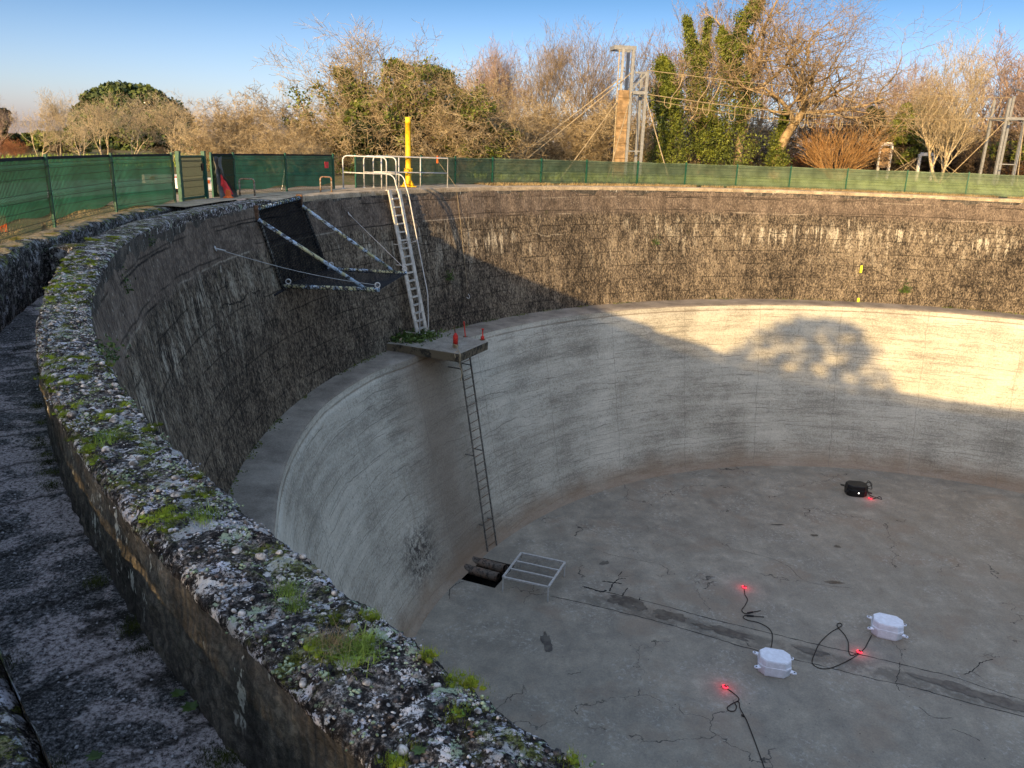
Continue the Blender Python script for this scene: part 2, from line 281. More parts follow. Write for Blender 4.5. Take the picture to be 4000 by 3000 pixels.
def crust(name='lichen_crusted_concrete',light=1.,mossy=.6):
    g=G(name,.97,.1); P=g.co(); nb=g.noise(P,3.2,5,.7); n2=g.noise(P,13,6,.8,.4); n3=g.noise(P,60,4,.8)
    c=g.ramp(g.ma('ADD',g.ma('MULTIPLY',n2,.55),g.ma('MULTIPLY',n3,.45)),[(.42,(.008,.007,.007)),(.50,(.030,.027,.026)),(.55,(.11,.098,.088)),(.64,(.46,.42,.385))])
    for sc_,lo,hi,cc,k,ml in((7.,.56,.60,(.52,.52,.57),1.,2.1),(12.,.56,.60,(.74,.69,.67),5.,2.7),(18.,.56,.60,(.34,.28,.24),9.,2.5),(9.,.60,.64,(.30,.37,.25),13.,2.2),(5.,.60,.62,(.62,.62,.70),17.,1.4)):
        q=g.map(P,(1,1,1),(k,k*2,k*3)); a=g.step(g.noise(q,sc_,6,.75,.2),lo,hi); b=g.step(g.noise(q,ml,3),.44,.52)
        sp=g.step(n3,.40,.47); c=g.mix(g.ma('MULTIPLY',g.ma('MULTIPLY',g.ma('MULTIPLY',a,b),sp),light),c,cc)
    for sc_,lo,cc,k in ((3.4,.575,(.40,.39,.385),41.),(4.6,.60,(.60,.585,.57),47.),(4.0,.61,(.33,.39,.27),53.)):
        q=g.map(P,(1,1,1),(k,k*2,k*3)); a=g.step(g.noise(q,sc_,7,.72,.1),lo,lo+.03); c=g.mix(g.ma('MULTIPLY',g.ma('MULTIPLY',a,g.step(n3,.36,.44)),light),c,cc)
    pb=g.step(g.vor(P,24),.20,.13); c=g.mix(g.ma('MULTIPLY',pb,g.ma('MULTIPLY',g.step(g.n('TexVoronoi','Color',{'Vector':P,'Scale':24.}),.5,.62),light)),c,(.38,.36,.34))
    nz=g.sep(g.n('NewGeometry','Normal'))[2]
    mo=g.ma('MULTIPLY',g.step(g.noise(g.map(P,(1,1,1),(21,3,7)),7,6,.78),.50,.58),g.step(g.noise(P,1.1,3),.38,.52)); mo=g.ma('MULTIPLY',mo,g.step(nz,.1,.7))
    c=g.mix(g.ma('MULTIPLY',mo,mossy),c,g.mix(g.step(n3,.35,.62),(.030,.036,.006),(.20,.22,.025)))
    h=g.ma('ADD',g.ma('MULTIPLY',n2,.8),g.ma('ADD',g.ma('MULTIPLY',n3,.30),g.ma('MULTIPLY',g.step(g.vor(P,24),.35,.0),.35)))
    return g.done(c,g.bump(h,.03))
def side_mat():
    g=G('dark_parapet_side',.95,.15); P=g.co(); a=g.noise(P,2.2,6,.7); f=g.noise(P,26,5,.8); v=g.noise(g.map(P,(7,7,1.6)),1,6,.7)
    c=g.ramp(g.ma('ADD',g.ma('MULTIPLY',a,.3),g.ma('ADD',g.ma('MULTIPLY',f,.35),g.ma('MULTIPLY',v,.35))),[(.42,(.028,.027,.025)),(.51,(.080,.073,.064)),(.62,(.22,.19,.15))])
    sp=g.ma('MULTIPLY',g.step(g.noise(g.map(P,(12,12,4)),1,4,.7),.60,.64),g.step(g.noise(P,1.4,3),.45,.55)); c=g.mix(sp,c,(.42,.42,.38))
    return g.done(c,g.bump(g.ma('ADD',f,v),.018))
def chan_mat():
    g=G('channel_floor_lichen',.95,.15); P=g.co(); a=g.noise(P,1.9,6,.72,.3); f=g.noise(P,46,5,.85); v=g.vor(P,60)
    c=g.ramp(f,[(.40,(.020,.019,.019)),(.49,(.080,.077,.076)),(.56,(.19,.185,.185)),(.66,(.52,.51,.52))])
    pk=g.ma('MULTIPLY',g.step(a,.47,.54),g.step(f,.34,.5)); c=g.mix(g.ma('MULTIPLY',pk,.85),c,g.mix(g.step(f,.4,.62),(.27,.225,.215),(.70,.63,.62)))
    dk=g.step(g.noise(g.map(P,(1,1,1),(4,9,0)),2.6,5,.7),.56,.64); c=g.mix(g.ma('MULTIPLY',dk,.85),c,(.018,.016,.012))
    sp=g.step(v,.22,.12); c=g.mix(g.ma('MULTIPLY',sp,.45),c,(.42,.42,.44))
    # shuttering joints across the channel (polar angle round the tank's centre)
    x=g.sep(P); an=g.ma('ARCTAN2',g.ma('SUBTRACT',x[1],CY),g.ma('SUBTRACT',x[0],CX)); l=g.ma('ABSOLUTE',g.ma('SUBTRACT',g.ma('FRACT',g.ma('ADD',g.ma('MULTIPLY',an,33.),g.ma('MULTIPLY',a,.5)),0),.5))
    l=g.ma('SUBTRACT',1.,g.step(l,.0,.06)); c=g.mix(g.ma('MULTIPLY',l,.7),c,(.016,.014,.011))
    gm=g.ma('MULTIPLY',g.step(g.noise(P,3.3,5,.75),.65,.70),.7); c=g.mix(gm,c,(.045,.055,.012))
    return g.done(c,g.bump(g.ma('SUBTRACT',g.ma('ADD',f,a),g.ma('MULTIPLY',l,.6)),.02))
def coping_mat():
    g=G('walkway_concrete',.9,.2); P=g.co(); a=g.noise(P,1.6,6,.7); f=g.noise(P,20,5,.8)
    c=g.ramp(g.ma('ADD',g.ma('MULTIPLY',a,.55),g.ma('MULTIPLY',f,.45)),[(.38,(.17,.135,.09)),(.5,(.36,.29,.20)),(.62,(.56,.46,.33))])
    m=g.step(g.noise(P,2.3,6,.75),.58,.66); c=g.mix(g.ma('MULTIPLY',m,.6),c,(.045,.048,.014)); return g.done(c,g.bump(g.ma('ADD',a,f),.02))
def verge_mat():
    g=G('dry_mossy_verge',1,.1); P=g.co(); a=g.noise(P,3.,6,.7); f=g.noise(P,24,5,.8); c=g.mix(g.step(f,.38,.6),(.20,.14,.07),(.55,.41,.24)); c=g.mix(g.step(a,.54,.62),c,g.mix(g.step(f,.4,.6),(.09,.08,.015),(.30,.24,.05))); return g.done(c,g.bump(f,.02))
def ground_mat():
    g=G('rough_grass_ground',1,.1); P=g.co(); a=g.noise(P,.35,5,.6); f=g.noise(P,9,6,.8); b=g.noise(P,2.,5,.7)
    c=g.mix(g.step(f,.38,.62),(.075,.062,.03),(.26,.185,.09)); c=g.mix(g.ma('MULTIPLY',g.step(b,.48,.6),.8),c,g.mix(g.step(f,.4,.6),(.04,.06,.012),(.12,.15,.035)))
    c=g.mix(g.ma('MULTIPLY',g.step(a,.5,.7),.5),c,(.09,.12,.03)); return g.done(c,g.bump(f,.05))
def netting(name,c,op,sub):
    m=bpy.data.materials.new(name); m.use_nodes=True; t=m.node_tree; t.nodes.clear()
    N=lambda k:t.nodes.new('ShaderNode'+k)
    o=N('OutputMaterial');ms=N('MixShader');ms2=N('MixShader');tr=N('BsdfTransparent');df=N('BsdfDiffuse');tl=N('BsdfTranslucent')
    tc=N('TexCoord');no=N('TexNoise');no.inputs['Scale'].default_value=1.6;no.inputs['Detail'].default_value=5
    rp=N('ValToRGB');rp.color_ramp.elements[0].position=.35;rp.color_ramp.elements[0].color=(*[x*.7 for x in c],1);rp.color_ramp.elements[1].position=.65;rp.color_ramp.elements[1].color=(*[x*1.25 for x in c],1)
    L=t.links.new; L(tc.outputs['Object'],no.inputs['Vector']);L(no.outputs[0],rp.inputs[0]);L(rp.outputs[0],df.inputs[0]);L(rp.outputs[0],tl.inputs[0])
    ms2.inputs[0].default_value=sub;L(df.outputs[0],ms2.inputs[1]);L(tl.outputs[0],ms2.inputs[2])
    ms.inputs[0].default_value=op;L(tr.outputs[0],ms.inputs[1]);L(ms2.outputs[0],ms.inputs[2]);L(ms.outputs[0],o.inputs[0]); return m
def leafmat(name,a,b,sc=2.5):
    g=G(name,.6,.3); P=g.co(); n=g.noise(P,sc,4,.7); n2=g.n('ObjectInfo','Random')
    c=g.mix(g.step(n,.35,.65),a,b); return g.done(c)
def barkmat(name,a,b,sc=5.):
    g=G(name,.9,.15); P=g.co(); n=g.noise(P,sc,4,.7); return g.done(g.mix(g.step(n,.38,.64),a,b),None)
def flaky(name,pale,mid,dark,sc=9):
    g=G(name,.6,.3);P=g.co();n=g.noise(P,sc,5,.75);n2=g.noise(P,sc*.35,3)
    c=g.mix(g.step(n2,.45,.55),pale,mid); c=g.mix(g.step(n,.50,.56),c,dark); return g.done(c,g.bump(n,.004))
TH0=60.
STAIN=R(156)*20.
Mt=dict(upper=tank_upper(),lower=tank_lower(),ledge=ledge_mat(),floor=floor_mat(),crust=crust(),side=side_mat(),chan=chan_mat(),coping=coping_mat(),ground=ground_mat(),verge=verge_mat(),
 fcrust=crust('mossy_old_wall',.55,.9),
 green=simple('green_powder_coat',(.012,.085,.055),.45,.2,8),wire=simple('green_wire',(.004,.022,.016),.5,.2,8),
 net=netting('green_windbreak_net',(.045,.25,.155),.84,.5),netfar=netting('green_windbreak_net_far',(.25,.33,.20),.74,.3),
 dnet=netting('black_knotted_net',(.008,.009,.012),.28,.1),
 galv=simple('galvanised_tube',(.52,.52,.51),.45,.15,10,.25),alu=simple('dull_aluminium',(.56,.545,.50),.5,.2,5,.15),
 yellow=simple('yellow_paint',(.82,.50,.02),.5,.22,9),blueflake=flaky('flaking_pale_blue_paint',(.36,.48,.62),(.42,.42,.25),(.05,.055,.06)),
 wrap=simple('black_lashing_cord',(.012,.013,.016),.8),red=simple('faded_red_paint',(.55,.03,.02),.6,.3,20),rustp=simple('rusty_steel',(.15,.085,.05),.85,.5,14,.1),
 rusthoop=flaky('rusty_white_paint',(.36,.32,.27),(.30,.17,.09),(.09,.05,.03),22),
 pipe=flaky('scaled_iron_pipe',(.12,.10,.08),(.15,.105,.075),(.035,.028,.022),7),steel=simple('old_ladder_steel',(.17,.165,.15),.7,.4,10,.2),
 rung=flaky('rusty_rung',(.20,.18,.15),(.14,.075,.04),(.10,.06,.035),12),
 slab=None,white=simple('white_moulded_plastic',(.78,.83,.93),.5,.08,8),black=simple('black_moulded_plastic',(.012,.012,.013),.4,.1,8),
 cable=simple('black_cable',(.012,.012,.012),.6),rope=simple('weathered_hemp_rope',(.36,.29,.18),.9),timber=simple('weathered_timber',(.27,.185,.10),.85,.35,3),
 tgrey=simple('galvanised_mast',(.25,.26,.27),.5,.15,6,.2),ply=simple('plywood_panel',(.36,.24,.13),.8,.3,5),wpaint=simple('white_painted_post',(.72,.70,.66),.6,.1),
 orange=simple('orange_plastic',(.75,.14,.02),.5),bag=simple('grey_tarpaulin',(.10,.105,.10),.7,.3,3),tape=simple('red_tape',(.7,.05,.05),.6),
 yellowtag=simple('fluorescent_tag',(.75,.8,.05),.6),path=simple('pale_path_concrete',(.34,.32,.30),.85,.2,2),water=simple('black_water',(.006,.007,.007),.12))
def slab_mat():
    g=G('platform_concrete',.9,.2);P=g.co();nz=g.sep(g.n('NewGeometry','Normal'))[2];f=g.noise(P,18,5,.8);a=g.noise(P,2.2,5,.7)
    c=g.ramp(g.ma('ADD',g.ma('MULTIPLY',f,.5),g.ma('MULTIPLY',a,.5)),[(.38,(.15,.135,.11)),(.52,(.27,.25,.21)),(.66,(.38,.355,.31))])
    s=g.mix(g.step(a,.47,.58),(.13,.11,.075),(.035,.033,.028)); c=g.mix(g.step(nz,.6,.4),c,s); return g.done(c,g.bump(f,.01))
Mt['slab']=slab_mat()
# ================================================================ TANK
def itp(th,tab): return float(np.interp(th,[a for a,_ in tab],[b for _,b in tab]))
LF=[(0,19.55),(60,19.5),(81,19.52),(94,19.42),(108,19.38),(122,19.5),(159,19.62),(164,19.9),(174,20.),(182,19.88),(193,19.72),(240,19.7),(360,19.55)]
FL=[(0,17.95),(60,17.9),(95,18.08),(104,18.15),(126,17.96),(145,17.86),(156,17.84),(166,18.02),(175,18.08),(240,18.0),(360,17.95)]
RI=[(0,21.45),(199,21.45),(207,21.56),(240,21.57),(262,21.45),(360,21.45)]
ZT=[(0,0),(199,0),(207,-.19),(240,-.19),(260,0),(360,0)]
ZG=[(0,0),(199,0),(207,-.19),(214,-.30),(240,-.30),(260,0),(360,0)]
ZL,ZF=-5.198,-12.844
def ringmesh(ths,prof):
    V=[];UV=[]
    for th in ths:
        c,s=math.cos(R(th)),math.sin(R(th))
        for r,z in prof(th): V.append((CX+r*c,CY+r*s,z)); UV.append((R(th)*20,z))
    return np.array(V),np.array(UV)
tank=thing('water_tank','huge round empty concrete tank with dark stained upper wall and pale lower wall','tank',(CX,CY,0))
ths=np.linspace(0,360,1081)
NU=26
def pu(th):
    r0=itp(th,RI)+.015; z0=itp(th,ZT)-.12
    return [(r0+(20.674-r0)*t+ (0),z0+(ZL-z0)*t) for t in np.linspace(0,1,NU)]
V,UV=ringmesh(ths,pu); n=fbm(V*np.array([1.6,1.6,1.1]),5,3)*.10; d=V-np.array([CX,CY,0]); rr=np.hypot(d[:,0],d[:,1])
ramp_=np.minimum(1,np.minimum(np.abs(V[:,2]-ZL)*2,1.)); V[:,0]+=d[:,0]/rr*n*ramp_; V[:,1]+=d[:,1]/rr*n*ramp_
A('upper_wall',V,grid(len(ths),NU)[:,::-1],Mt['upper'],tank,True,UV)
def pl(th):
    a=itp(th,LF); return [(20.80,ZL+.03),(20.45,ZL+.012),(20.1,ZL+.005),(a+.05,ZL),(a,ZL-.02),(a-.03,ZL-.05)]
V,UV=ringmesh(ths,pl); V[:,2]+=fbm(V*3,3,9)*.02; A('ledge',V,grid(len(ths),6)[:,::-1],Mt['ledge'],tank,False,UV)
NL=22
def plo(th):
    a=itp(th,LF)-.03;b=itp(th,FL); z0=ZL-.05
    o=[(a,z0),(a-.012,z0-.22),(a-.04,z0-.25)]
    a2=a-.04; o+=[(a2+(b-a2)*t,z0-.25+(ZF+.22-(z0-.25))*t) for t in np.linspace(.03,1,NL)]
    return o+[(b-.05,ZF+.12),(b-.14,ZF+.04),(b-.30,ZF-.02)]
V,UV=ringmesh(ths,plo); m=NL+6; A('lower_wall',V,grid(len(ths),m)[:,::-1],Mt['lower'],tank,True,UV)
# parapet: fine mesh near the photographer
def parapet(th,fine):
    ri=itp(th,RI); zt=itp(th,ZT)
    w_=1. if 172<th<262 else 0.
    ro=22.0 if w_ else 22.16; zb=-.80 if w_ else -.10
    a,b,c=(46,80,26) if fine else (8,8,5)
    return [(ro,zb+(zt-.012-zb)*t) for t in np.linspace(0,1,a)]+[(ro+(ri-ro)*t,zt+.012*math.sin(PI*t)) for t in np.linspace(.015,.985,b)]+[(ri,zt-.012+(-.55)*t) for t in np.linspace(0,1,c)]
def para_disp(V,zt_of):
    C0=np.array([CX,CY,0]); d=V-C0; rr=np.hypot(d[:,0],d[:,1]); th=np.degrees(np.arctan2(d[:,1],d[:,0]))%360
    zt=np.interp(th,[a for a,_ in ZT],[b for _,b in ZT]); ri=np.interp(th,[a for a,_ in RI],[b for _,b in RI])
    near=np.clip((th-196)/10,0,1); amp=.35+.65*near
    n1=fbm(V*1.3,3,11)*.055; n2=fbm(V*6,4,17)*.045; n3=fbm(V*26,3,23)*.022
    st=np.clip(vn(V*14,31)-.62,0,1)*.05+np.clip(vn(V*31,33)-.6,0,1)*.03
    N=(n1+n2+n3+st)*amp
    top=np.clip((V[:,2]-(zt-.10))/.10,0,1); e=np.minimum(np.abs(rr-ri),np.abs(rr-22.0)); edge=np.clip(1-e/.05,0,1)
    V=V.copy(); V[:,2]+=N*top*1.0-edge*top*(.012+.03*vn(V*5,41))*amp
    side=np.where(rr>(ri+22)/2,1,-1); sN=(n1*.5+n2*.8+n3+st*.6)*np.clip(1-top*.6,0,1)*amp+edge*top*fbm(V*9,3,51)*.05*amp
    V[:,0]+=d[:,0]/rr*sN*side; V[:,1]+=d[:,1]/rr*sN*side; return V
for nm,seg,fine in(('parapet',np.concatenate([np.arange(191,214,.055),np.arange(214,233,.0155)]),1),('parapet',np.arange(233,262.01,.25),0),('parapet',np.concatenate([np.arange(172.02,191,.2),[191]]),0),('coping',np.concatenate([np.arange(-97.9,172,.3),[172.]]),0)):
    V,UV=ringmesh(seg,lambda t:parapet(t%360,fine)); m=152 if fine else 21
    V=para_disp(V,None); Q=grid(len(seg),m)
    o=A(nm,V,Q,[Mt['crust'],Mt['side']] if nm=='parapet' else [Mt['coping'],Mt['side']],tank,True)
    j=np.tile(np.arange(m-1),len(seg)-1); a=46 if fine else 8; b=80 if fine else 8
    o.data.polygons.foreach_set('material_index',np.where((j<a-3)|(j>a+b),1,0).astype(np.int32)); o.data.update()
# floor with the pipe pit cut out
pitc=[gp(1781,2257,ZF),gp(1840,2170,ZF),gp(1991,2204,ZF),gp(1957,2303,ZF)]
p2,p3=pitc[2],pitc[3]; dirr=(p2-pol(154,17.8,ZF)); 
P0=pol(158.9,18.25,ZF);P1=pol(153.6,18.25,ZF)
pit=[P0,P1,Vector((.16,25.1,ZF)),Vector((-.12,23.38,ZF))]
ax=(pit[2]-pit[1]).normalized(); pit[2]=pit[1]+ax*1.95; pit[3]=pit[0]+ax*1.95
def floor_mesh():
    import bmesh
    bm=bmesh.new(); vo=[bm.verts.new(pol(t,17.95,ZF)) for t in np.arange(0,360,2)]
    for a,b in zip(vo,vo[1:]+vo[:1]): bm.edges.new((a,b))
    f=bm.faces.new(vo)
    bmesh.ops.triangulate(bm,faces=[f])
    # cut along the pit's four sides
    for i in range(4):
        a=pit[i];b=pit[(i+1)%4]; nrm=(b-a).cross(Vector((0,0,1))).normalized()
        bmesh.ops.bisect_plane(bm,geom=bm.verts[:]+bm.edges[:]+bm.faces[:],plane_co=a,plane_no=nrm)
    cen=sum(pit,Vector())/4
    def inside(p):
        s=0
        for i in range(4):
            a=pit[i];b=pit[(i+1)%4]; c=(b.x-a.x)*(p.y-a.y)-(b.y-a.y)*(p.x-a.x); s+=1 if c>0 else -1
        return abs(s)==4
    kill=[f for f in bm.faces if inside(f.calc_center_median())]; bmesh.ops.delete(bm,geom=kill,context='FACES')
    me=bpy.data.meshes.new('tank_floor'); bm.to_mesh(me); bm.free(); return me
fl=link('tank_floor',floor_mesh(),Mt['floor']); tag(fl,'damp grey concrete floor inside the round tank','floor',kind='structure')
m=MB(); dp=Vector((0,0,-.75))
m.add(pit+[p+dp for p in pit],[(0,4,5,1),(1,5,6,2),(2,6,7,3),(3,7,4,0),(4,7,6,5)]); m.build('pit_lining',Mt['side'],fl)
m=MB(); m.add([p+Vector((0,0,-.52)) for p in pit],[(0,1,2,3)]); m.build('standing_water',Mt['water'],fl)
def ribbon(pts,w,z,seed,wv=.5,j=.02):        # thin irregular strip lying on the floor
    r_=random.Random(seed); P=curve3(pts,8); mb=MB(); vs=[]
    for i,p in enumerate(P):
        t=(P[min(i+1,len(P)-1)]-P[max(i-1,0)]).normalized(); s=t.cross(Vector((0,0,1))); ww=w*(1+wv*r_.uniform(-1,1))*(.35 if i in(0,len(P)-1) else 1); o=r_.uniform(-j,j)
        vs+=[Vector((p.x,p.y,z))+s*(o+ww/2),Vector((p.x,p.y,z))+s*(o-ww/2)]
    return vs,[(2*i,2*i+1,2*i+3,2*i+2) for i in range(len(P)-1)]
G0=lambda L:[gp(a,b,ZF) for a,b in L]
mk=MB()
for i,(L,w_) in enumerate([([(2150,2329),(2320,2365),(2460,2400),(2600,2436),(2750,2480),(2901,2526),(3070,2568),(3240,2609),(3400,2650),(3580,2688),(3780,2745),(4100,2825)],.035),
 ([(2280,2295),(2439,2329),(2600,2369),(2780,2418),(2977,2466),(3180,2515),(3391,2564),(3560,2605),(3730,2647),(3900,2705),(4100,2765)],.035),
 ([(2275,2290),(2310,2300),(2345,2312),(2370,2305)],.07),([(2350,2270),(2395,2276),(2430,2280)],.06),([(2395,2276),(2385,2300),(2380,2310)],.05),([(2395,2276),(2420,2262),(2445,2260)],.04),([(2415,2250),(2430,2232)],.04),
 ([(2450,2296),(2435,2320),(2428,2330)],.05),([(2500,2335),(2490,2355)],.05),([(1755,2340),(1760,2300),(1790,2278),(1812,2272)],.03),
 ([(3514,2585),(3512,2625),(3500,2665),(3514,2700)],.02),([(3880,2575),(3830,2590),(3800,2620),(3765,2635)],.035),([(3800,2625),(3840,2650)],.02),([(3590,2760),(3640,2800),(3720,2805)],.022),([(3715,2845),(3780,2870),(3830,2895)],.02),([(2215,2635),(2250,2630),(2270,2625)],.02),([(2300,2140),(2400,2170),(2560,2200)],.012),([(2900,2150),(3060,2200),(3150,2270),(3340,2300)],.014)]):
    mk.add(*ribbon(G0(L),w_*.8,ZF+.004,i))
mk.build('crack',Mt['wrap'],fl)
gst=G('damp_stain',.35,.4);_c1=gst.noise(gst.co(),2.5,5,.7);Mt['stain']=gst.done(gst.mix(gst.step(_c1,.4,.6),(.045,.043,.040),(.10,.095,.082)))
def blob(c,a,b,rz,seed,z=ZF+.008,n=40):
    t=np.linspace(0,2*PI,n,endpoint=False); q=np.stack([np.cos(t)*1.3+seed*3.1,np.sin(t)*1.3,np.zeros(n)],1)
    rr=1+fbm(q*1.8,4,seed)*1.5; x=np.cos(t)*a*rr;y=np.sin(t)*b*rr; return [Vector((c.x+math.cos(rz)*i-math.sin(rz)*j,c.y+math.sin(rz)*i+math.cos(rz)*j,z)) for i,j in zip(x,y)]
for i,(u,v,a,b,rz) in enumerate([(2430,2350,.55,.30,-.35),(2610,2405,.55,.28,-.3),(2500,2370,.20,.22,0),(2360,2200,.18,.12,.5),(2850,2470,.7,.22,-.5),(3170,2545,.5,.14,-.4),(3750,2690,1.1,.22,-.5),(3910,2740,.9,.20,-.5),(3260,2275,.28,.10,0),(2135,2505,.16,.45,.1),(3180,2092,.16,.08,0),(3270,2135,.1,.1,0),(3035,2050,.25,.05,0),(2750,2450,.35,.1,-.5)]):
    b_=MB(); P=blob(gp(u,v,ZF),a,b,rz,i+3,ZF+.008+.0007*i); b_.add(P,[tuple(range(len(P)))]); b_.build('damp_stain',Mt['stain'],fl)
# channel
chf=[]
def pc(th): z=-.78 if th>196 else -.36; return [(21.85,z),(22.2,z+.0),(22.4,z),(22.62 if th>196 else 22.5,z)]
V,UV=ringmesh(np.arange(196,262,.12),pc); V[:,2]+=fbm(V*4,4,5)*.04; o=A('channel_floor',V,grid(len(np.arange(196,262,.12)),4),Mt['chan'],None,True); tag(o,'dark lichen-patched floor of the overflow channel beside the parapet','floor',kind='structure')
V,UV=ringmesh(np.arange(172,196,.25),pc); V[:,2]+=fbm(V*4,4,5)*.04; o=A('channel_floor',V,grid(len(np.arange(172,196,.25)),4),Mt['chan'],None,True); tag(o,'narrow far end of the overflow channel beyond the weir','floor',kind='structure')
wr=thing('channel_weir','low mossy concrete cross wall blocking the overflow channel left of the net frame','wall',pol(196.2,22.3,-.8))
m=MB();m.add([pol(196.6,22.03,-.78),pol(196.6,22.52,-.78),pol(195.8,22.52,-.78),pol(195.8,22.03,-.78),pol(196.6,22.03,-.1),pol(196.6,22.52,-.12),pol(195.8,22.52,-.1),pol(195.8,22.03,-.08)],[(0,1,2,3),(7,6,5,4),(0,4,5,1),(1,5,6,2),(2,6,7,3),(3,7,4,0)]);m.build('weir_block',Mt['fcrust'],wr,bevel=.03)
ow=thing('channel_outer_wall','mossy black outer wall of the overflow channel at the left edge','wall',pol(210,22.8,0))
sg=np.concatenate([np.arange(171.5,212,.10),np.arange(212,236,.035),np.arange(236,262,.3)])
def po(th):
    ri=22.62 if th>196.3 else 22.5-.0*(th); k=[(ri+.02,-.82),(ri,-.5),(ri,-.3),(ri,-.14),(ri+.01,-.06),(ri+.05,-.015),(ri+.12,0),(ri+.22,.005),(ri+.34,0),(ri+.5,0),(ri+.56,-.06)]
    zt=itp(th,ZG); k=[(a_,b_+(zt if i_>2 else 0)) for i_,(a_,b_) in enumerate(k)]; return [(a,b) for a,b in zip(np.interp(np.linspace(0,10,41),range(11),[x for x,_ in k]),np.interp(np.linspace(0,10,41),range(11),[y for _,y in k]))]
V,UV=ringmesh(sg,po); n=fbm(V*1.7,4,61)*.13+fbm(V*9,4,66)*.05; d=V-np.array([CX,CY,0]);rr=np.hypot(d[:,0],d[:,1]); tp=np.clip((V[:,2]-np.interp(np.degrees(np.arctan2(d[:,1],d[:,0]))%360,[a for a,_ in ZG],[b for _,b in ZG])+.08)/.08,0,1)
V[:,2]+=n*tp*.6; V[:,0]-=d[:,0]/rr*n*(1-tp); V[:,1]-=d[:,1]/rr*n*(1-tp)
o=A('wall_body',V,grid(len(sg),41)[:,::-1],[Mt['fcrust'],Mt['verge']],ow,True)
j=np.tile(np.arange(40),len(sg)-1); jj=24+5*np.sin(np.repeat(np.arange(len(sg)-1),40)*.35); thp=np.repeat(sg[:-1],40); o.data.polygons.foreach_set('material_index',((j>jj)&(thp<205)).astype(np.int32)); o.data.update()
# ground sheet to the horizon
th_=np.arange(0,360.1,1.5); rad=[0,.5,1.2,2.5,5,9,16,30,60,120,300,900,3500]
def pg(th):
    r0=23.0 if 171<th<262.1 else 22.1
    return [(r0+x,(-.015 if i<1 else -.03)+itp(th,ZG)*(1 if x<20 else 0)) for i,x in enumerate(rad)]
V,UV=ringmesh(th_,pg); d=V-np.array([CX,CY,0]);rr=np.hypot(d[:,0],d[:,1]); V[:,2]+=fbm(V*.5,4,71)*.10*np.clip((rr-23)/2,0,1)*np.clip(60/rr,0,1)
o=A('ground',V,grid(len(th_),len(rad))[:,::-1],Mt['ground'],None,True); tag(o,'rough winter grass and bare soil round the tank','ground',kind='structure')
# walkway slab between channel end and gate; pale path beyond
V,UV=ringmesh(np.arange(136,181,.5),lambda t:[(22.17,.0),(22.5,.012),(23.0,.006),(23.6,0),(24.4,-.01)]); V[:,2]+=fbm(V*2,4,77)*.02+.004; o=A('pavement',V,grid(90,5)[:,::-1],Mt['coping'],None,True); tag(o,'cracked concrete pavement by the gate and ladder','pavement',kind='structure')
V,UV=ringmesh(np.arange(160,200,1.),lambda t:[(25.2,.0),(26.5,.03),(28.5,.03),(30,.0)]); V[:,2]+=.06; o=A('path',V,grid(40,4)[:,::-1],Mt['path'],None,True); tag(o,'pale concrete path beyond the left fence','path',kind='structure')
# ================================================================ FENCES
def wire_panel(L,H,name='wire_panel'):
    vs=[];fs=[];n=int(L/.05); zs=[0,.06,.10,.14,.2,H*.45,H*.5,H*.55,H*.6,H-.2,H-.14,H-.10,H-.06,H]
    yo=[0,0,.025,0,0,0,.025,0,0,0,0,.03,0,0]; mb=MB()
    for i in range(n+1):
        x=i*L/n; r=.0045
        for k in range(len(zs)-1):
            b=len(vs); vs+=[(x+a,yo[k]+c,zs[k]) for a,c in((-r,-r),(r,-r),(r,r),(-r,r))]+[(x+a,yo[k+1]+c,zs[k+1]) for a,c in((-r,-r),(r,-r),(r,r),(-r,r))]
            fs+=[(b,b+1,b+5,b+4),(b+1,b+2,b+6,b+5),(b+2,b+3,b+7,b+6),(b+3,b,b+4,b+7)]
    mb.add(vs,fs)
    for z,y in [(.06,0),(.14,0),(.34,0),(H*.45,0),(H*.55,0),(H*.75,0),(H-.14,0),(H-.06,0)]:
        mb.box((L/2,y+.006,z),(L,.006,.006))
    me=bpy.data.meshes.new(name); me.from_pydata(mb.v,[],mb.f); me.materials.append(Mt['wire']); return me
def screen_mesh(L,H,seed,zb0,zb1,mat,sag=.03):
    nx,nz=40,14; X,T=np.meshgrid(np.linspace(0,L,nx),np.linspace(0,1,nz),indexing='ij')
    zb=zb0+(zb1-zb0)*(X/L)+.03*np.sin(X/L*PI*3+seed)-.02*np.sin(X/L*PI); Z=zb+(H-.01-.02*np.sin(X/L*PI)-zb)*T
    P=np.stack([X.ravel()*1.6+seed*9,T.ravel()*1.2,np.zeros(X.size)],1); Y=-.03-.07*np.abs(fbm(P*1.3,4,seed).reshape(X.shape))*np.sin(PI*np.clip(T*.9+.05,0,1))-.03*np.sin((X*2+T*3+seed)*2.)*sag*10*np.sin(PI*T)
    me=bpy.data.meshes.new('windbreak_net'); V=np.stack([X.ravel(),Y.ravel(),Z.ravel()],1); Q=grid(nx,nz)
    me.from_pydata(V.tolist(),[],Q.tolist()); me.materials.append(mat); me.polygons.foreach_set('use_smooth',[True]*len(me.polygons)); return me
WP={}
def local(name,me,parent,p,rz,sx=1):
    o=bpy.data.objects.new(name,me); col.objects.link(o); o.parent=parent; o.location=Vector(p)-parent.location; o.rotation_euler=(0,0,rz); o.scale=(sx,1,1); return o
pm=MB(); pm.box((0,0,.56),(.06,.04,1.16)); pm.box((0,0,1.145),(.068,.048,.012)); 
for z in(.15,.45,.75,1.02): pm.box((0,.028,z),(.05,.018,.05))
me_post=bpy.data.meshes.new('post'); me_post.from_pydata(pm.v,[],pm.f); me_post.materials.append(Mt['green'])
FH=1.08
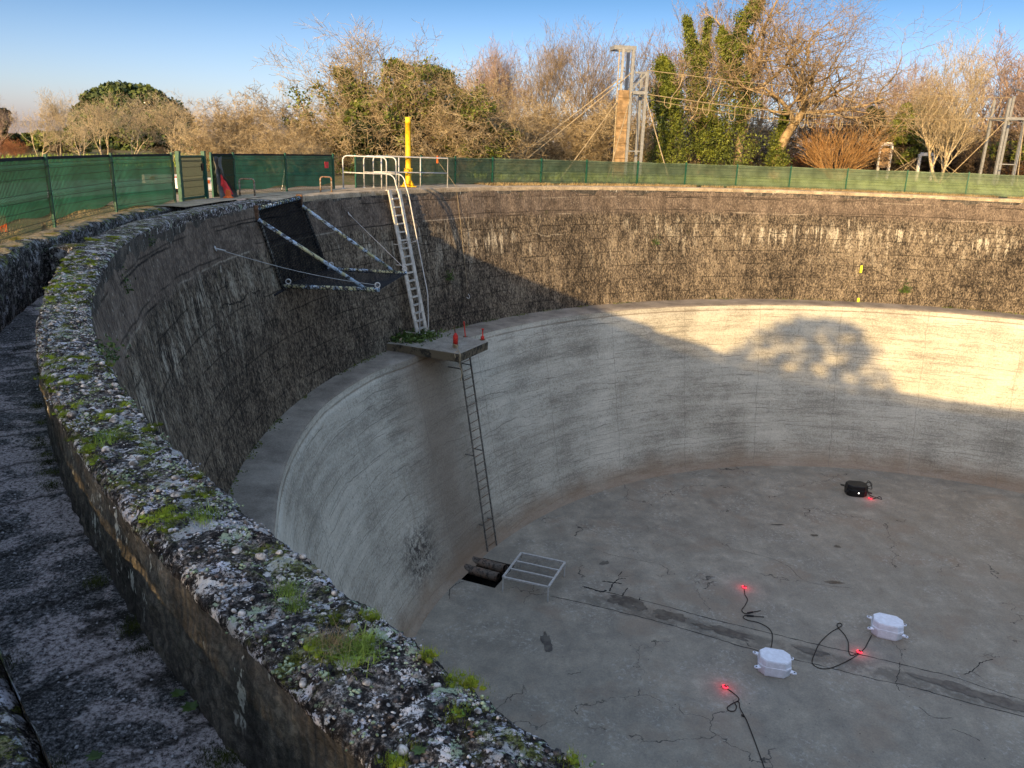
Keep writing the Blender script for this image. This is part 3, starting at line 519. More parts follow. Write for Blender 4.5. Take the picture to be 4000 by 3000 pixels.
def fence_run(label,pts,far,zbs=None,group=None):
    t=thing('mesh_fence',label,'fence',pts[0],group); c=Vector((CX,CY,0))
    for i,p in enumerate(pts):
        q=pts[min(i+1,len(pts)-1)]-pts[max(i-1,0)]; local('post',me_post,t,p,math.atan2(q.y,q.x)+(PI if far else 0))
        if i==len(pts)-1: break
        # local +y of a panel faces the tank
        a,b=pts[i],pts[i+1]; d=b-a; nrm=Vector((-d.y,d.x,0))
        if nrm.dot(c-a)<0: a,b=b,a; d=b-a
        L=d.length; rz=math.atan2(d.y,d.x)
        if 'w' not in WP: WP['w']=wire_panel(2.8,FH)
        local('wire_panel',WP['w'],t,a+d.normalized()*.02,rz,(L-.04)/2.8)
        z0,z1=(zbs[i] if zbs and i<len(zbs) else (.06,.07))
        key=(far,round(z0,2),round(z1,2),i%4)
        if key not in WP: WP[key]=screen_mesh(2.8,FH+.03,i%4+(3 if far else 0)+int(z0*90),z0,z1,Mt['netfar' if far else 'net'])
        local('windbreak_net',WP[key],t,a,rz,L/2.8)
        if not far:
            hk='hem'
            if hk not in WP:
                h=MB(); h.beam((0,-.03,FH+.015),(2.8,-.03,FH+.015),.02,.045); me=bpy.data.meshes.new('net_hem'); me.from_pydata(h.v,[],h.f); me.materials.append(Mt['wrap']); WP[hk]=me
            local('net_hem',WP[hk],t,a,rz,L/2.8)
    return t
def P_(th,r=22.92): return pol(th,r,-.02)
near=[P_(a,23.5 if a>215 else 23.15)+Vector((0,0,itp(a,ZG))) for a in (263.2,256.1,249.,241.9,234.8,227.6,220.5,213.4,206.3)]+[P_(199.1,23.03),P_(192.),P_(184.65),P_(177.4)]
fence_run('green mesh fence with dark windbreak net at far left, ending at the open gate',near,0,[(.30,.33),(.28,.30),(.25,.33),(.33,.24),(.24,.33),(.33,.22),(.24,.30),(.22,.31),(.28,.26),(.24,.27),(.22,.15)])
ga,gb=P_(176.7,22.9),P_(173.3,22.95)
g_=thing('wire_gate','narrow green wire gate without netting, between two net-covered fences','gate',ga)
m=MB(); d=(gb-ga); u_=d.normalized()
for q in (ga,gb): m=MB(); m.box(q+Vector((0,0,.58)),(.09,.09,1.2),math.atan2(d.y,d.x)); m.build('gate_post',Mt['green'],g_)
m=MB(); a,b=ga+u_*.09,gb-u_*.09
for z in(.09,1.06): m.beam(a+Vector((0,0,z)),b+Vector((0,0,z)),.04,.04)
for q in(a,b): m.beam(q+Vector((0,0,.07)),q+Vector((0,0,1.08)),.04,.04)
gf=m.build('gate_frame',Mt['green'],g_)
local('wire_panel',WP['w'],g_,a,math.atan2(u_.y,u_.x),(b-a).length/2.8)
m=MB(); m.box(b+Vector((.0,-.05,.80)),(.10,.06,.17),math.atan2(d.y,d.x)); m.box(b+Vector((.0,-.10,.82)),(.03,.05,.03)); m.build('lock_box',Mt['black'],g_)
mid=[pol(172.2,22.98),pol(168.5,23.1),pol(162.3,22.9),pol(156.9,22.75)]
mid=[onR(835,770,23.0),onR(921,760,23.0),onR(1121,756,22.9),onR(1305,742,22.8)]; mid=[Vector((p.x,p.y,-.02)) for p in mid]
fence_run('short green fence run with sagging dark net and a red square, right of the gate',mid,0,[(.10,.07),(.20,.16),(.20,.14)])
far=[]
for u in (1391,):
    p=onR(u,738,22.9); far.append(Vector((p.x,p.y,-.02)))
a0=ang(far[0]); 
for u in (1778,1922,2111,2287,2486,2673,2872,3081,3303,3536,3776):
    p=onR(u,730,23.3); far.append(Vector((p.x,p.y,-.02)))
a1=ang(far[1]); far[1:1]=[pol(a0+(a1-a0)*k/3,23.0+.1*k,-.02) for k in(1,2)]
aL=ang(far[-1]); far+= [pol(aL-7*k,23.3,-.02) for k in range(1,24)]
fence_run('long sunlit pale green netted fence curving along the far rim of the tank',far,1)
# torn sheet, orange cones, red square on the short run
q=Vector((mid[0].x+.12,mid[0].y+.1,0))
bg_=thing('tarpaulin','crumpled grey and orange tarpaulin heaped against the fence right of the gate','tarpaulin',q)
V=[];nx,nz=24,18
for i in range(nx):
    for j in range(nz):
        a=i/(nx-1);b=j/(nz-1); wd=.14+.5*(1-b)**1.3; V.append((q.x+(a-.3)*wd,q.y+.10*math.sin(a*9+b*4)+(1-b)*.12*math.cos(a*5)-.05,.02+.98*b+.03*math.sin(a*7)))
V=np.array(V); V+=np.stack([fbm(V*6,3,s) for s in(1,2,3)],1)*.14; A('sheet',V,grid(nx,nz),Mt['bag'],bg_,True)
V2=[];
for i in range(12):
    for j in range(12):
        a=i/11;b=j/11; V2.append((q.x+.10+a*.30*(1-b*.55)+b*.02,q.y-.16+.03*math.sin(a*8),.10+.5*b*(1-.4*a)))
V2=np.array(V2);V2[:,1]+=fbm(V2*9,3,8)*.06; A('orange_patch',V2,grid(12,12),Mt['tape'],bg_,True)
for k,(u,v,lb) in enumerate([(925,752,'small orange plastic block on the path right of the tarpaulin'),(10,905,'broken orange and white barrier board leaning on the fence at the left edge')]):
    p=gp(u,v+8,0); c=thing('barrier_block' if k==0 else 'barrier_board',lb,'barrier',p)
    if k==0: p2=mid[0]+Vector((.42,-.1,0)); c.location=p2; m=MB(); m.lathe(p2,[(.13,0),(.13,.05),(.08,.08),(.06,.22),(.03,.24)],14); m.build('block_body',Mt['orange'],c,bevel=.004)
    else:
        m=MB(); m.beam(p+Vector((-.45,-.25,.12)),p+Vector((.02,.10,.14)),.03,.24); m.build('board',Mt['orange'],c,bevel=.006)
        m=MB(); m.beam(p+Vector((-.30,-.165,.12)),p+Vector((-.18,-.07,.13)),.036,.242); m.build('white_stripe',Mt['wpaint'],c)
p=(mid[2]*.18+mid[3]*.82); d=(mid[3]-mid[2]).normalized(); nrm=Vector((d.y,-d.x,0))
sg_=thing('warning_sign','small square red sign tied to the dark net right of the gate','sign',p+Vector((0,0,.72)))
m=MB(); m.beam(p+nrm*.05+Vector((-.1*d.x,-.1*d.y,.80)),p+nrm*.05+Vector((.1*d.x,.1*d.y,.80)),.012,.2); m.build('sign_plate',Mt['tape'],sg_,bevel=.003)
m=MB(); m.tube([p+nrm*.06+d*x_+Vector((0,0,.9)) for x_ in(-.08,.08)],.004,5); m.build('cable_tie',Mt['black'],sg_)
pr=thing('leaning_pole','thin pale pole leaning against the dark netted fence','pole',mid[2]+(mid[3]-mid[2])*.10)
a=mid[2]+(mid[3]-mid[2])*.08-nrm*.35; m=MB(); m.tube([a,a+(mid[3]-mid[2])*.13+Vector((0,0,1.06))],.016,8); m.build('pole_shaft',Mt['galv'],pr)
m=MB(); m.lathe(a,[(.022,0),(.022,.05),(.017,.06)],8); m.build('pole_foot',Mt['rustp'],pr)
# pale low barriers on the path beyond the gate
for k,(u_b,D_b) in enumerate([(765,25.5),(640,27.5)]):
    p=az(u_b,760,D_b); p.z=-.03; th=150; t=thing('road_barrier',['white plastic road barrier seen through the wire gate','second white road barrier behind the first one, farther down the path'][k],'barrier',p,'white road barriers beyond the gate'); rz=R(th+80)
    m=MB(); pr_=[(-.2,0),(.2,0),(.2,.06),(.09,.16),(.07,.38),(-.07,.38),(-.09,.16),(-.2,.06)]; Mx=Matrix.Rotation(rz,3,'Z')
    vs=[p+Mx@Vector((x,y,z)) for x in(-.6,.6) for y,z in pr_]; m.add(vs,[tuple(range(8))[::-1],tuple(range(8,16))]+[(i,(i+1)%8,8+(i+1)%8,8+i) for i in range(8)]); m.build('barrier_body',Mt['wpaint'],t,bevel=.01)
    m=MB()
    for x in(-.35,.35): m.box(p+Mx@Vector((x,0,.27)),(.14,.185,.1),rz)
    m.build('reflector',Mt['orange'],t)
# ================================================================ LADDER, RAILS, POST
LT=-4.93
tl,tr=onR(1512,751,21.40),onR(1560,751,21.40); tl.z=tr.z=0.
bl,br=gp(1627,1322,LT),gp(1674,1303,LT)
tw=(tr-tl); 
out=Vector((CX,CY,0))-tl; out.z=0; out.normalize(); side=Vector((-out.y,out.x,0)); 
if side.dot(tr-tl)<0: side=-side
wid=.56; tc=(tl+tr)/2+out*.03; bc=(bl+br)/2; 
lad=thing('access_ladder','white inclined metal ladder from the rim down to the concrete platform','ladder',tc)
for s in(-1,1):
    m=MB(); m.beam(tc+side*s*wid/2+Vector((0,0,.02)),bc+side*s*wid/2,.05,.17,side); m.build('stringer',Mt['alu'],lad,bevel=.006)
for i in range(17):
    t=(i+1)/18.; p=tc.lerp(bc,t); m=MB(); m.box(p,(wid-.05,.13,.035),math.atan2(side.y,side.x)); m.build('rung',Mt['alu'],lad)
for s in(-1,1):
    o_=side*s*wid/2; a=tc+o_; dn=(bc-tc); off=out*.34+Vector((0,0,.12))
    pts=[a+out*-.35+Vector((0,0,.52)),a+out*-.05+Vector((0,0,.52)),a+out*.10+Vector((0,0,.49)),a+out*.22+Vector((0,0,.38)),a+out*.27+Vector((0,0,.2))]
    pts+=[a+dn*t+off for t in(.06,.2,.4,.6,.72)]; pts+=[a+dn*.80+off*.8,a+dn*.93+off*.42,a+dn*.99+off*.15]
    m=MB(); m.tube(curve3(pts,4),.021,10); m.build('handrail',Mt['galv'],lad,True)
    for t in(.36,.985):
        m=MB(); p=a+dn*t; m.tube([p,p+off*.98],.014,8); m.build('rail_bracket',Mt['galv'],lad,True)
for t,s in((.5,-1),(.97,-1),(.36,-1)):
    p=(tc+(bc-tc)*t)+side*s*wid/2; m=MB(); m.beam(p,p-out*(.55 if t<.6 else .62)+side*s*.1,.03,.03); m.box(p-out*(.55 if t<.6 else .62)+side*s*.1,(.02,.10,.2),math.atan2(out.y,out.x)); m.build('wall_bracket',Mt['alu'],lad)
def hooprail(name,label,A0,B0,H=1.06,mids=(.52,),posts=(),r=.024,rc=.16,cat='railing',grp=None,mat='galv',first=True,last=True):
    A0=Vector(A0);B0=Vector(B0);d=(B0-A0).normalized();t=thing(name,label,cat,A0,grp); Z=Vector((0,0,1))
    pts=[A0]+([A0+Z*(H-rc)]+[A0+Z*(H-rc*(1-math.sin(a)))+d*rc*(1-math.cos(a)) for a in np.linspace(.2,PI/2,6)] if first else [A0+Z*H])
    L=(B0-A0).length; dz=B0-A0-d*L
    pts+=([B0+Z*(H-rc*(1-math.sin(a)))-d*rc*(1-math.cos(a)) for a in np.linspace(PI/2,.2,6)]+[B0+Z*(H-rc)] if last else [B0+Z*H])+[B0]
    m=MB();m.tube(pts,r,10);m.build('hoop_rail',Mt[mat],t,True)
    for z in mids: m=MB();m.tube([A0+Z*z,B0+Z*z],r*.85,8);m.build('mid_rail',Mt[mat],t,True)
    for f in posts: p=A0.lerp(B0,f);m=MB();m.tube([p,p+Z*H],r*.95,8);m.build('post',Mt[mat],t,True)
    for q in (A0,B0): m=MB();m.lathe(q,[(.055,-.02),(.055,.012),(.03,.016)],12);m.build('base_flange',Mt[mat],t)
    return t
rA0=onR(1342,741,22.75);rA0.z=0.02;rA1=tc-side*wid/2-out*.10; rA1.z=0

hooprail('guard_rail','nearest white tubular guard rail, ending at the left stringer of the ladder',rA0,rA1,posts=())
rB0=rA0+side*1.15+Vector((0,0,0)); rB1=tc+side*wid/2-out*.10
hooprail('guard_rail','white guard rail with rounded ends running to the right stringer of the ladder',rB0,rB1,posts=(.55,))
c0=tc+side*(wid/2+.25)-out*.12; c3=onR(1748,734,21.65); c3.z=0; c2=onR(1644,736,21.75); c2.z=0
hooprail('guard_rail','long white guard rail along the rim right of the ladder, behind the yellow post',rB0+side*.55,Vector((c3.x,c3.y,0)),posts=(.33,.62),last=False)
# rusty mooring hoops
for k,(a,b,lb) in enumerate([((950,768),(984,767),'small rust-streaked steel hoop on the pavement, the left one'),((1259,752),(1290,751),'small rust-streaked steel hoop nearer the ladder, the right one')]):
    a=gp(*a,0);b=gp(*b,0);d=(b-a).normalized(); mid_=(a+b)/2; w_=[.40,.36][k]; dd=Vector((.8,.6,0)) ; A0=mid_-dd*w_/2;B0=mid_+dd*w_/2
    H=.46; t=thing('steel_hoop',lb,'hoop',mid_,'rusty hoops on the pavement'); pts=[A0,A0+Vector((0,0,H-.06)),A0+Vector((0,0,H-.02))+dd*.02,A0+Vector((0,0,H))+dd*.06,B0+Vector((0,0,H))-dd*.06,B0+Vector((0,0,H-.02))-dd*.02,B0+Vector((0,0,H-.06)),B0]
    m=MB();m.tube(pts,.024,8);m.build('hoop_bar',Mt['rusthoop'],t,True)
    for q in(A0,B0): m=MB();m.lathe(q,[(.06,-.01),(.06,.008),(.028,.012)],10);m.build('foot_plate',Mt['rustp'],t)
# yellow davit post
yp=onR(1595,731,22.35); yp.z=0.02
y=thing('davit_post','bright yellow steel davit post with a flanged base behind the guard rails','post',yp)
m=MB();m.lathe(yp,[(.115,.02),(.115,.16),(.108,.18),(.108,.50),(.113,.51),(.113,.62),(.100,.63),(.100,1.0),(.106,1.0),(.106,1.06),(.099,1.07),(.099,2.20),(.104,2.20),(.104,2.30),(.098,2.31),(.098,2.42)],28);m.build('column',Mt['yellow'],y,True)
m=MB();m.lathe(yp,[(.16,.545),(.16,.575),(.115,.575)],24);m.lathe(yp,[(.15,.59),(.15,.615),(.11,.615)],24);m.build('flange',Mt['yellow'],y)
for k in range(8): a=2*PI*k/8;m=MB();m.lathe(yp+Vector((.138*math.cos(a),.138*math.sin(a),.52)),[(.016,0),(.016,.13)],6);m.build('bolt',Mt['yellow'],y)
m=MB();m.box(yp+Vector((0,0,.012)),(.46,.46,.024),.5);m.build('base_plate',Mt['yellow'],y,bevel=.004)
for k in range(8):
    a=2*PI*k/8+.2;dx=Vector((math.cos(a),math.sin(a),0));pn=Vector((-dx.y,dx.x,0))*.008; P3=[yp+dx*.11+Vector((0,0,.024)),yp+dx*.225+Vector((0,0,.024)),yp+dx*.225+Vector((0,0,.05)),yp+dx*.11+Vector((0,0,.27))]
    m=MB();m.add([p+pn for p in P3]+[p-pn for p in P3],[(0,1,2,3),(7,6,5,4)]+[(i,(i+1)%4+4 if 0 else i+4,(i+1)%4+4,(i+1)%4) for i in range(4)]);m.build('gusset',Mt['yellow'],y)
# lift line running from the davit over the rim down the wall
top=yp+Vector((.1,0,2.28)); ov=onR(1782,745,21.50); ov.z=.03; e1=onR(1802,902,21.1); hk=onR(1829,1160,20.78)
line=thing('lift_line','thin pale line running from the yellow post over the rim and down the dark wall','rope',top)
p1=top.lerp(ov,.6); 
m=MB();m.tube([top,top.lerp(ov,.5)+Vector((0,0,-.03)),ov,e1,Vector((hk.x,hk.y,hk.z+.1))],.006,6);m.build('line_strand',Mt['rope'],line)
m=MB();m.tube(curve3([hk+Vector(v)*1. for v in((0,0,.12),(.02,0,.08),(.06,-.02,.02),(.03,-.02,-.05),(-.04,0,-.04),(-.04,0,.0))],4),.016,6);m.build('hook',Mt['galv'],line,True)
p=top.lerp(ov,.57); m=MB(); m.box(p,(.05,.03,.26),.3); m.build('warning_tag',Mt['orange'],line)
# ================================================================ NET FRAME
iL=Vector((-6.05,20.26,-2.16));iR=Vector((-5.55,22.98,-2.08)); oL=Vector((-3.53,20.17,-2.16));oR=Vector((-3.16,22.55,-2.08))
nTL=onR(998,790,21.42); nTL.z=-.16; nTR=onR(1172,768,21.40); nTR.z=-.02
nf=thing('net_frame','hinged steel frame with black netting and two pale struts on the dark left wall','net frame',nTL)
def bar(name,a,b,r,mat,parent,wrapn=0):
    m=MB();m.tube([a,b],r,12);o=m.build(name,Mt[mat],parent,True)
    if wrapn:
        d=(b-a);L=d.length;d=d.normalized();x=d.cross(Vector((0,0,1))).normalized();y_=d.cross(x);pts=[]
        rr_=random.Random(int(L*1000)); ph=0
        for i in range(wrapn*10+1): 
            t=i/(wrapn*10); a_=2*PI*i/10; t2=min(1,max(0,t+.012*math.sin(i*1.7))); pts.append(a+d*L*t2+(x*math.cos(a_)+y_*math.sin(a_))*(r+.006))
        w_=MB();w_.tube(pts,.010,5);w_.build('lashing',Mt['wrap'],o)
    return o
bar('arm',iL,oL,.055,'blueflake',nf,22);bar('arm',iR,oR,.055,'blueflake',nf,20)
bar('strut',nTL+Vector((.06,-.05,-.25)),oL+(iL-oL)*.13,.045,'blueflake',nf);bar('strut',nTR+Vector((.05,-.02,-.22)),oR+(iR-oR)*.13,.045,'blueflake',nf)
bar('top_bar',nTL,nTR,.055,'blueflake',nf,26); bar('side_bar',nTL,iL+Vector((0,0,-.1)),.035,'steel',nf,22); bar('side_bar',nTR,iR+Vector((0,0,-.1)),.035,'steel',nf,22)
iw=Vector((-.35,0,0)); bar('foot_bar',iL+Vector((0,0,-.1)),iL+Vector((-.10,-.55,-.16)),.03,'wrap',nf)
for c in(iL+(oL-iL)*.05,iR+(oR-iR)*.05,oL-(oL-iL)*.02,oR-(oR-iR)*.02):
    m=MB();m.torus(c+Vector((0,0,.12)),.062,.017,(.3,-1,.1));m.build('eye_ring',Mt['galv'],nf,True)
for q in(nTL,nTR): m=MB();m.box(q+Vector((-.02,0,-.08)),(.16,.14,.34),.1);m.build('hinge_plate',Mt['rustp'],nf,bevel=.01)
m=MB();m.beam(nTL+Vector((-.75,-.1,.06)),nTL+Vector((.02,0,.06)),.10,.05);m.build('support_beam',Mt['rustp'],nf)
def netpatch(name,a,b,c,d,nu,nv,sag,parent):   # a-b top edge, d-c bottom edge
    mb=MB()
    def pt(u,v):
        p=(a.lerp(b,u)).lerp(d.lerp(c,u),v); s=sag*math.sin(PI*u)*math.sin(PI*v); return p+Vector((0,0,-s))
    for i in range(nu+1):
        mb.tube([pt(i/nu,j/10) for j in range(11)],.0075,3,False)
    for j in range(nv+1):
        mb.tube([pt(i/10,j/nv) for i in range(11)],.0075,3,False)
    return mb.build(name,Mt['wrap'],parent)
def netsheet(name,a,b,c,d,sag,parent):
    V=[];n_=14
    for i in range(n_):
        for j in range(n_):
            u,v=i/(n_-1),j/(n_-1);p=(a.lerp(b,u)).lerp(d.lerp(c,u),v)+Vector((0,0,-sag*math.sin(PI*u)*math.sin(PI*v)));V.append(tuple(p))
    return A(name,np.array(V),grid(n_,n_),Mt['dnet'],parent,True)
nw=Vector((.03,0,0))
s1=netsheet('wall_net',nTL+nw,nTR+nw,iR+nw,iL+nw,0,nf);netpatch('net_mesh',nTL+nw,nTR+nw,iR+nw,iL+nw,34,32,0,s1)
s1=netsheet('tray_net',iL,iR,oR,oL,.16,nf);netpatch('net_mesh',iL,iR,oR,oL,30,30,.15,s1)
for k,(u,v,rr_,e,lb) in enumerate([(842,971,21.33,oL,'left steel stay cable from the wall eye to the net frame arm'),(1362,835,21.35,oR,'right steel stay cable from the wall to the net frame near the ladder')]):
    s=onR(u,v,rr_); t=thing('stay_cable',lb,'cable',s,'stay cables of the net frame'); e=e+Vector((-.03,0,.12))
    pts=[s.lerp(e,f)+Vector((0,0,-.10*math.sin(PI*f)*(1-k))) for f in np.linspace(0,1,12)]
    m=MB();m.tube(pts,.006,6);m.build('wire_strand',Mt['galv'],t); m=MB();m.torus(s,.05,.014,(.9,.2,.3));m.tube([s,s.lerp(e,.05)],.02,6);m.build('eye_end',Mt['galv'],t,True)
# ================================================================ PLATFORM + LOWER LADDER
pL,pF,pR,pB=gp(1554,1345,LT),gp(1794,1383,LT),gp(1907,1334,LT),gp(1757,1302,LT)
pL2=pL+Vector((-.45,.1,0)); pB2=pB+Vector((-.75,.15,0))
plat=thing('concrete_platform','square concrete landing slab overhanging the pale lower wall below the ladder','platform',(pL+pR)/2)
poly=[pL2,pL,pF,pR,pB,pB2]; zb=ZL-.02
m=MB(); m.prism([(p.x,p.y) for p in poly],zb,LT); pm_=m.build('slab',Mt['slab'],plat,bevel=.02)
for (u,v,k) in ((1779,1358,0),(1780,1312,1),(1818,1316,2),(1885,1328,3)):
    p=gp(u,v,LT); t=thing('red_stub_post',['squat red capped stub at the front corner of the platform, tied with rope','short dark red stub post at the back of the platform beside the wall','leaning tall red flat-bar stub at the back of the platform','red pin with a round collar at the right corner of the platform'][k],'stub post',p,'red stub posts on the platform')
    if k==0:
        m=MB();m.lathe(p,[(.05,.12),(.085,.13),(.085,.40),(.06,.44),(.03,.50)],14);m.build('stub_body',Mt['red'],t,True)
        m=MB();m.lathe(p,[(.035,0),(.03,.14)],8);m.build('stub_stem',Mt['rustp'],t)
        m=MB()
        for j in range(4): m.torus(p+Vector((0,0,.02+.03*j)),.07+.01*j,.014,(.1*j,.1,1))
        q=pF+Vector((0,0,.02)); m.tube(curve3([p+Vector((.05,-.04,.05)),p.lerp(q,.6)+Vector((0,0,.06)),q+Vector((.03,-.05,-.02)),q+Vector((.03,-.06,-.35)),q+Vector((.10,-.04,-.62)),q+Vector((.06,-.03,-.9))],5),.016,6)
        m.tube(curve3([p.lerp(q,.7),p.lerp(q,.8)+Vector((-.12,-.02,-.02)),q+Vector((-.12,-.08,-.12))],4),.013,6); m.build('rope_knot',Mt['rope'],t,True)
    elif k==3:
        m=MB();m.lathe(p,[(.06,0),(.06,.13),(.022,.14),(.022,.36),(.05,.37),(.05,.40),(.02,.41)],12);m.build('stub_body',Mt['red'],t,True);m=MB();m.lathe(p,[(.10,0),(.10,.02)],10);m.build('stub_base',Mt['rustp'],t)
    else:
        h_=[0,.38,.56][k]; m=MB();m.beam(p,p+Vector((-.06,-.02,h_)),.03,.10,(0,1,0));o=m.build('stub_body',Mt['red'] if k==2 else Mt['rustp'],t,bevel=.004);m=MB();m.box(p+Vector((0,0,.01)),(.16,.1,.02));m.build('stub_base',Mt['rustp'],t)
lb0,lb1=gp(1905,2156,ZF),gp(1940,2131,ZF); lt0,lt1=onR(1797,1408,19.25),onR(1838,1388,19.2)
lt0=onR(1795,1385,18.95);lt1=onR(1832,1370,18.95)
l2=thing('steel_ladder','long dark rusty rung ladder down the pale lower wall to the tank floor','ladder',lb0); 
for a,b in((lt0,lb0),(lt1,lb1)): m=MB();m.beam(a,b,.035,.055,(0,0,1));m.build('stile',Mt['steel'],l2)
N=23
for i in range(N):
    t=(i+1)/(N+.6);m=MB();m.tube([lt0.lerp(lb0,t),lt1.lerp(lb1,t)],.0155,8);m.build('rung',Mt['rung'],l2,True)
for t in(.07,.5,.86):
    for a,b in((lt0,lb0),(lt1,lb1)):
        p=a.lerp(b,t); th=ang(p); rw=itp(th,LF)+(itp(th,FL)-itp(th,LF))*((ZL-p.z)/(ZL-ZF)); q=pol(th,rw,p.z); m=MB();m.beam(p,q,.05,.03);m.build('wall_bracket',Mt['steel'],l2)
# ================================================================ FLOOR OBJECTS
for k,(a,b,lb) in enumerate([((1790,2212),(1945,2255),'nearer scaled iron pipe lying over the pit at the wall foot'),((1827,2185),(1969,2222),'farther scaled iron pipe over the pit, closer to the ladder')]):
    a=gp(*a,ZF-.02);b=gp(*b,ZF-.02); a=a-(b-a)*.25; t=thing('iron_pipe',lb,'pipe',b,'iron pipes over the floor pit'); d=(b-a).normalized(); r=.165
    x=d.cross(Vector((0,0,1))).normalized();y_=d.cross(x); m=MB(); n_=22
    for rr_,rev in((r,0),(r-.025,1)):
        m.tube([a,b],rr_,n_,False)
    b0=0; 
    for kk in range(n_): k2=(kk+1)%n_; m.f.append((n_+kk,n_+k2,3*n_+k2,3*n_+kk))
    m.build('pipe_barrel',Mt['pipe'],t,True); m=MB(); m.torus(b-d*.02,r,.016,d,22,6); m.build('pipe_lip',Mt['pipe'],t,True)
tp=[gp(2036,2160,ZF+.56),gp(2207,2197,ZF+.56),gp(2142,2293,ZF+.56),gp(1965,2254,ZF+.56)]
tt=thing('grate_table','low galvanised steel frame table with mesh top standing beside the pit','table',Vector((tp[0].x,tp[0].y,ZF)))
m=MB()
for i in range(4): m.beam(tp[i],tp[(i+1)%4],.07,.05)
for f in(.345,.66): m.beam(tp[0].lerp(tp[3],f)+Vector((0,0,.002)),tp[1].lerp(tp[2],f)+Vector((0,0,.002)),.06,.045)
m.build('top_frame',Mt['galv'],tt)
for p in tp: m=MB();m.beam(Vector((p.x,p.y,ZF+.004)),p-Vector((0,0,.026)),.05,.05);m.build('leg',Mt['galv'],tt)
m=MB()
for i in range(1,56): m.tube([tp[0].lerp(tp[1],i/56)-Vector((0,0,.02)),tp[3].lerp(tp[2],i/56)-Vector((0,0,.02))],.0035,3,False)
for i in range(1,22): m.tube([tp[0].lerp(tp[3],i/22)-Vector((0,0,.012)),tp[1].lerp(tp[2],i/22)-Vector((0,0,.012))],.0035,3,False)
m.build('mesh_top',Mt['steel'],tt)
def floatbox(c,rz,mat,label,name='sealed_box',S=1.,lamp=False):
    t=thing(name,label,'box',c,None); Mx=Matrix.Rotation(rz,3,'Z'); L,W,ch=.92*S,.72*S,.17*S
    def octo(s,z,dc=0): 
        l,w_,c_=L/2*s,W/2*s,ch+dc; return [c+Mx@Vector((x,y,z)) for x,y in((-l+c_,-w_),(l-c_,-w_),(l,-w_+c_),(l,w_-c_),(l-c_,w_),(-l+c_,w_),(-l,w_-c_),(-l,-w_+c_))]
    rings=[octo(.92,.0),octo(.96,.05),octo(.98,.22*S),octo(1.0,.23*S),octo(1.0,.30*S),octo(.97,.31*S),octo(.955,.47*S),octo(.91,.51*S)]
    m=MB();b=0
    for r_ in rings:m.v+=[tuple(p) for p in r_]
    for i in range(len(rings)-1):
        for k in range(8):m.f.append((i*8+k,i*8+(k+1)%8,i*8+8+(k+1)%8,i*8+8+k))
    m.f.append(tuple(range(8))[::-1]);m.f.append(tuple(range(8*len(rings)-8,8*len(rings)))); m.build('case',Mt[mat],t,bevel=.012)
    for sx,sy in((-1,-1),(1,-1),(1,1),(-1,1)):
        p=c+Mx@Vector((sx*L*.46,sy*W*.42,.26*S)); d=(Mx@Vector((sx*.8,sy*.35,0))).normalized(); m=MB()
        x=Vector((-d.y,d.x,0)); pr_=[p-x*.07,p+x*.07,p+x*.055+d*.13,p+x*.02+d*.17,p-x*.02+d*.17,p-x*.055+d*.13]; m.prism([(q.x,q.y) for q in pr_],c.z+.235*S,c.z+.275*S); tb=m.build('lug',Mt[mat],t,bevel=.006)
        m=MB();m.lathe(p+d*.11+Vector((0,0,.276*S-.26*S)),[(.03,0),(.03,.002)],10);m.build('lug_hole',Mt['black'],tb)
    if lamp:
        m=MB(); q=c+Mx@Vector((.02,-W/2*.985,.2*S)); m.torus(q,.016,.012,Mx@Vector((0,-1,0)),10,6); m.build('indicator_light',Mt['ledw'],t)
    return t
def emis(name,c,s):
    m=bpy.data.materials.new(name);m.use_nodes=True;b=m.node_tree.nodes['Principled BSDF'];b.inputs['Base Color'].default_value=(*c,1);b.inputs['Emission Color'].default_value=(*c,1);b.inputs['Emission Strength'].default_value=s;return m
Mt['ledr']=emis('red_led',(.9,.03,.06),1.1);Mt['ledw']=emis('white_led',(1,.95,.85),3.)
wb1=gp(3020,2618,ZF);wb2=gp(3460,2475,ZF);bbx=gp(3341,1930,ZF)
floatbox(wb1,-.22,'white','white sealed plastic box with four lugs on the tank floor, the nearer one'); floatbox(wb2,-.38,'white','white sealed plastic box with four lugs, farther right beyond the crossing cable'); floatbox(bbx,-.12,'black','black sealed plastic box near the far foot of the tank wall',S=1.,lamp=True)
def light(u,v,lb):
    p=gp(u,v,ZF); t=thing('red_light',lb,'light',p,'glowing red lights on the tank floor')
    m=MB();m.torus(p+Vector((0,0,.03)),.065,.022,(.2,.1,1),16,6);m.build('glow_ring',Mt['ledr'],t,True); m=MB();m.lathe(p,[(.05,0),(.05,.05),(.02,.08)],10);m.tube([p+Vector((-.1,0,.04)),p+Vector((.1,.02,.04))],.015,6);m.build('lamp_body',Mt['black'],t)
    ld=bpy.data.lights.new('red_glow','POINT');ld.energy=1.2;ld.color=(1,.03,.05);ld.shadow_soft_size=.08;lo=bpy.data.objects.new('red_glow',ld);col.objects.link(lo);lo.parent=t;lo.location=(0,0,.16)
light(2907,2296,'glowing red light at the cable end above the nearer white box'); light(3356,2549,'glowing red light on the looped cable between the two white boxes'); light(2832,2686,'nearest glowing red light, lower left of the nearer white box'); light(3399,1949,'farthest glowing red light beside the black box')
K=lambda L:[(2600+a*.7535,1750+b*.7535) for a,b in L]
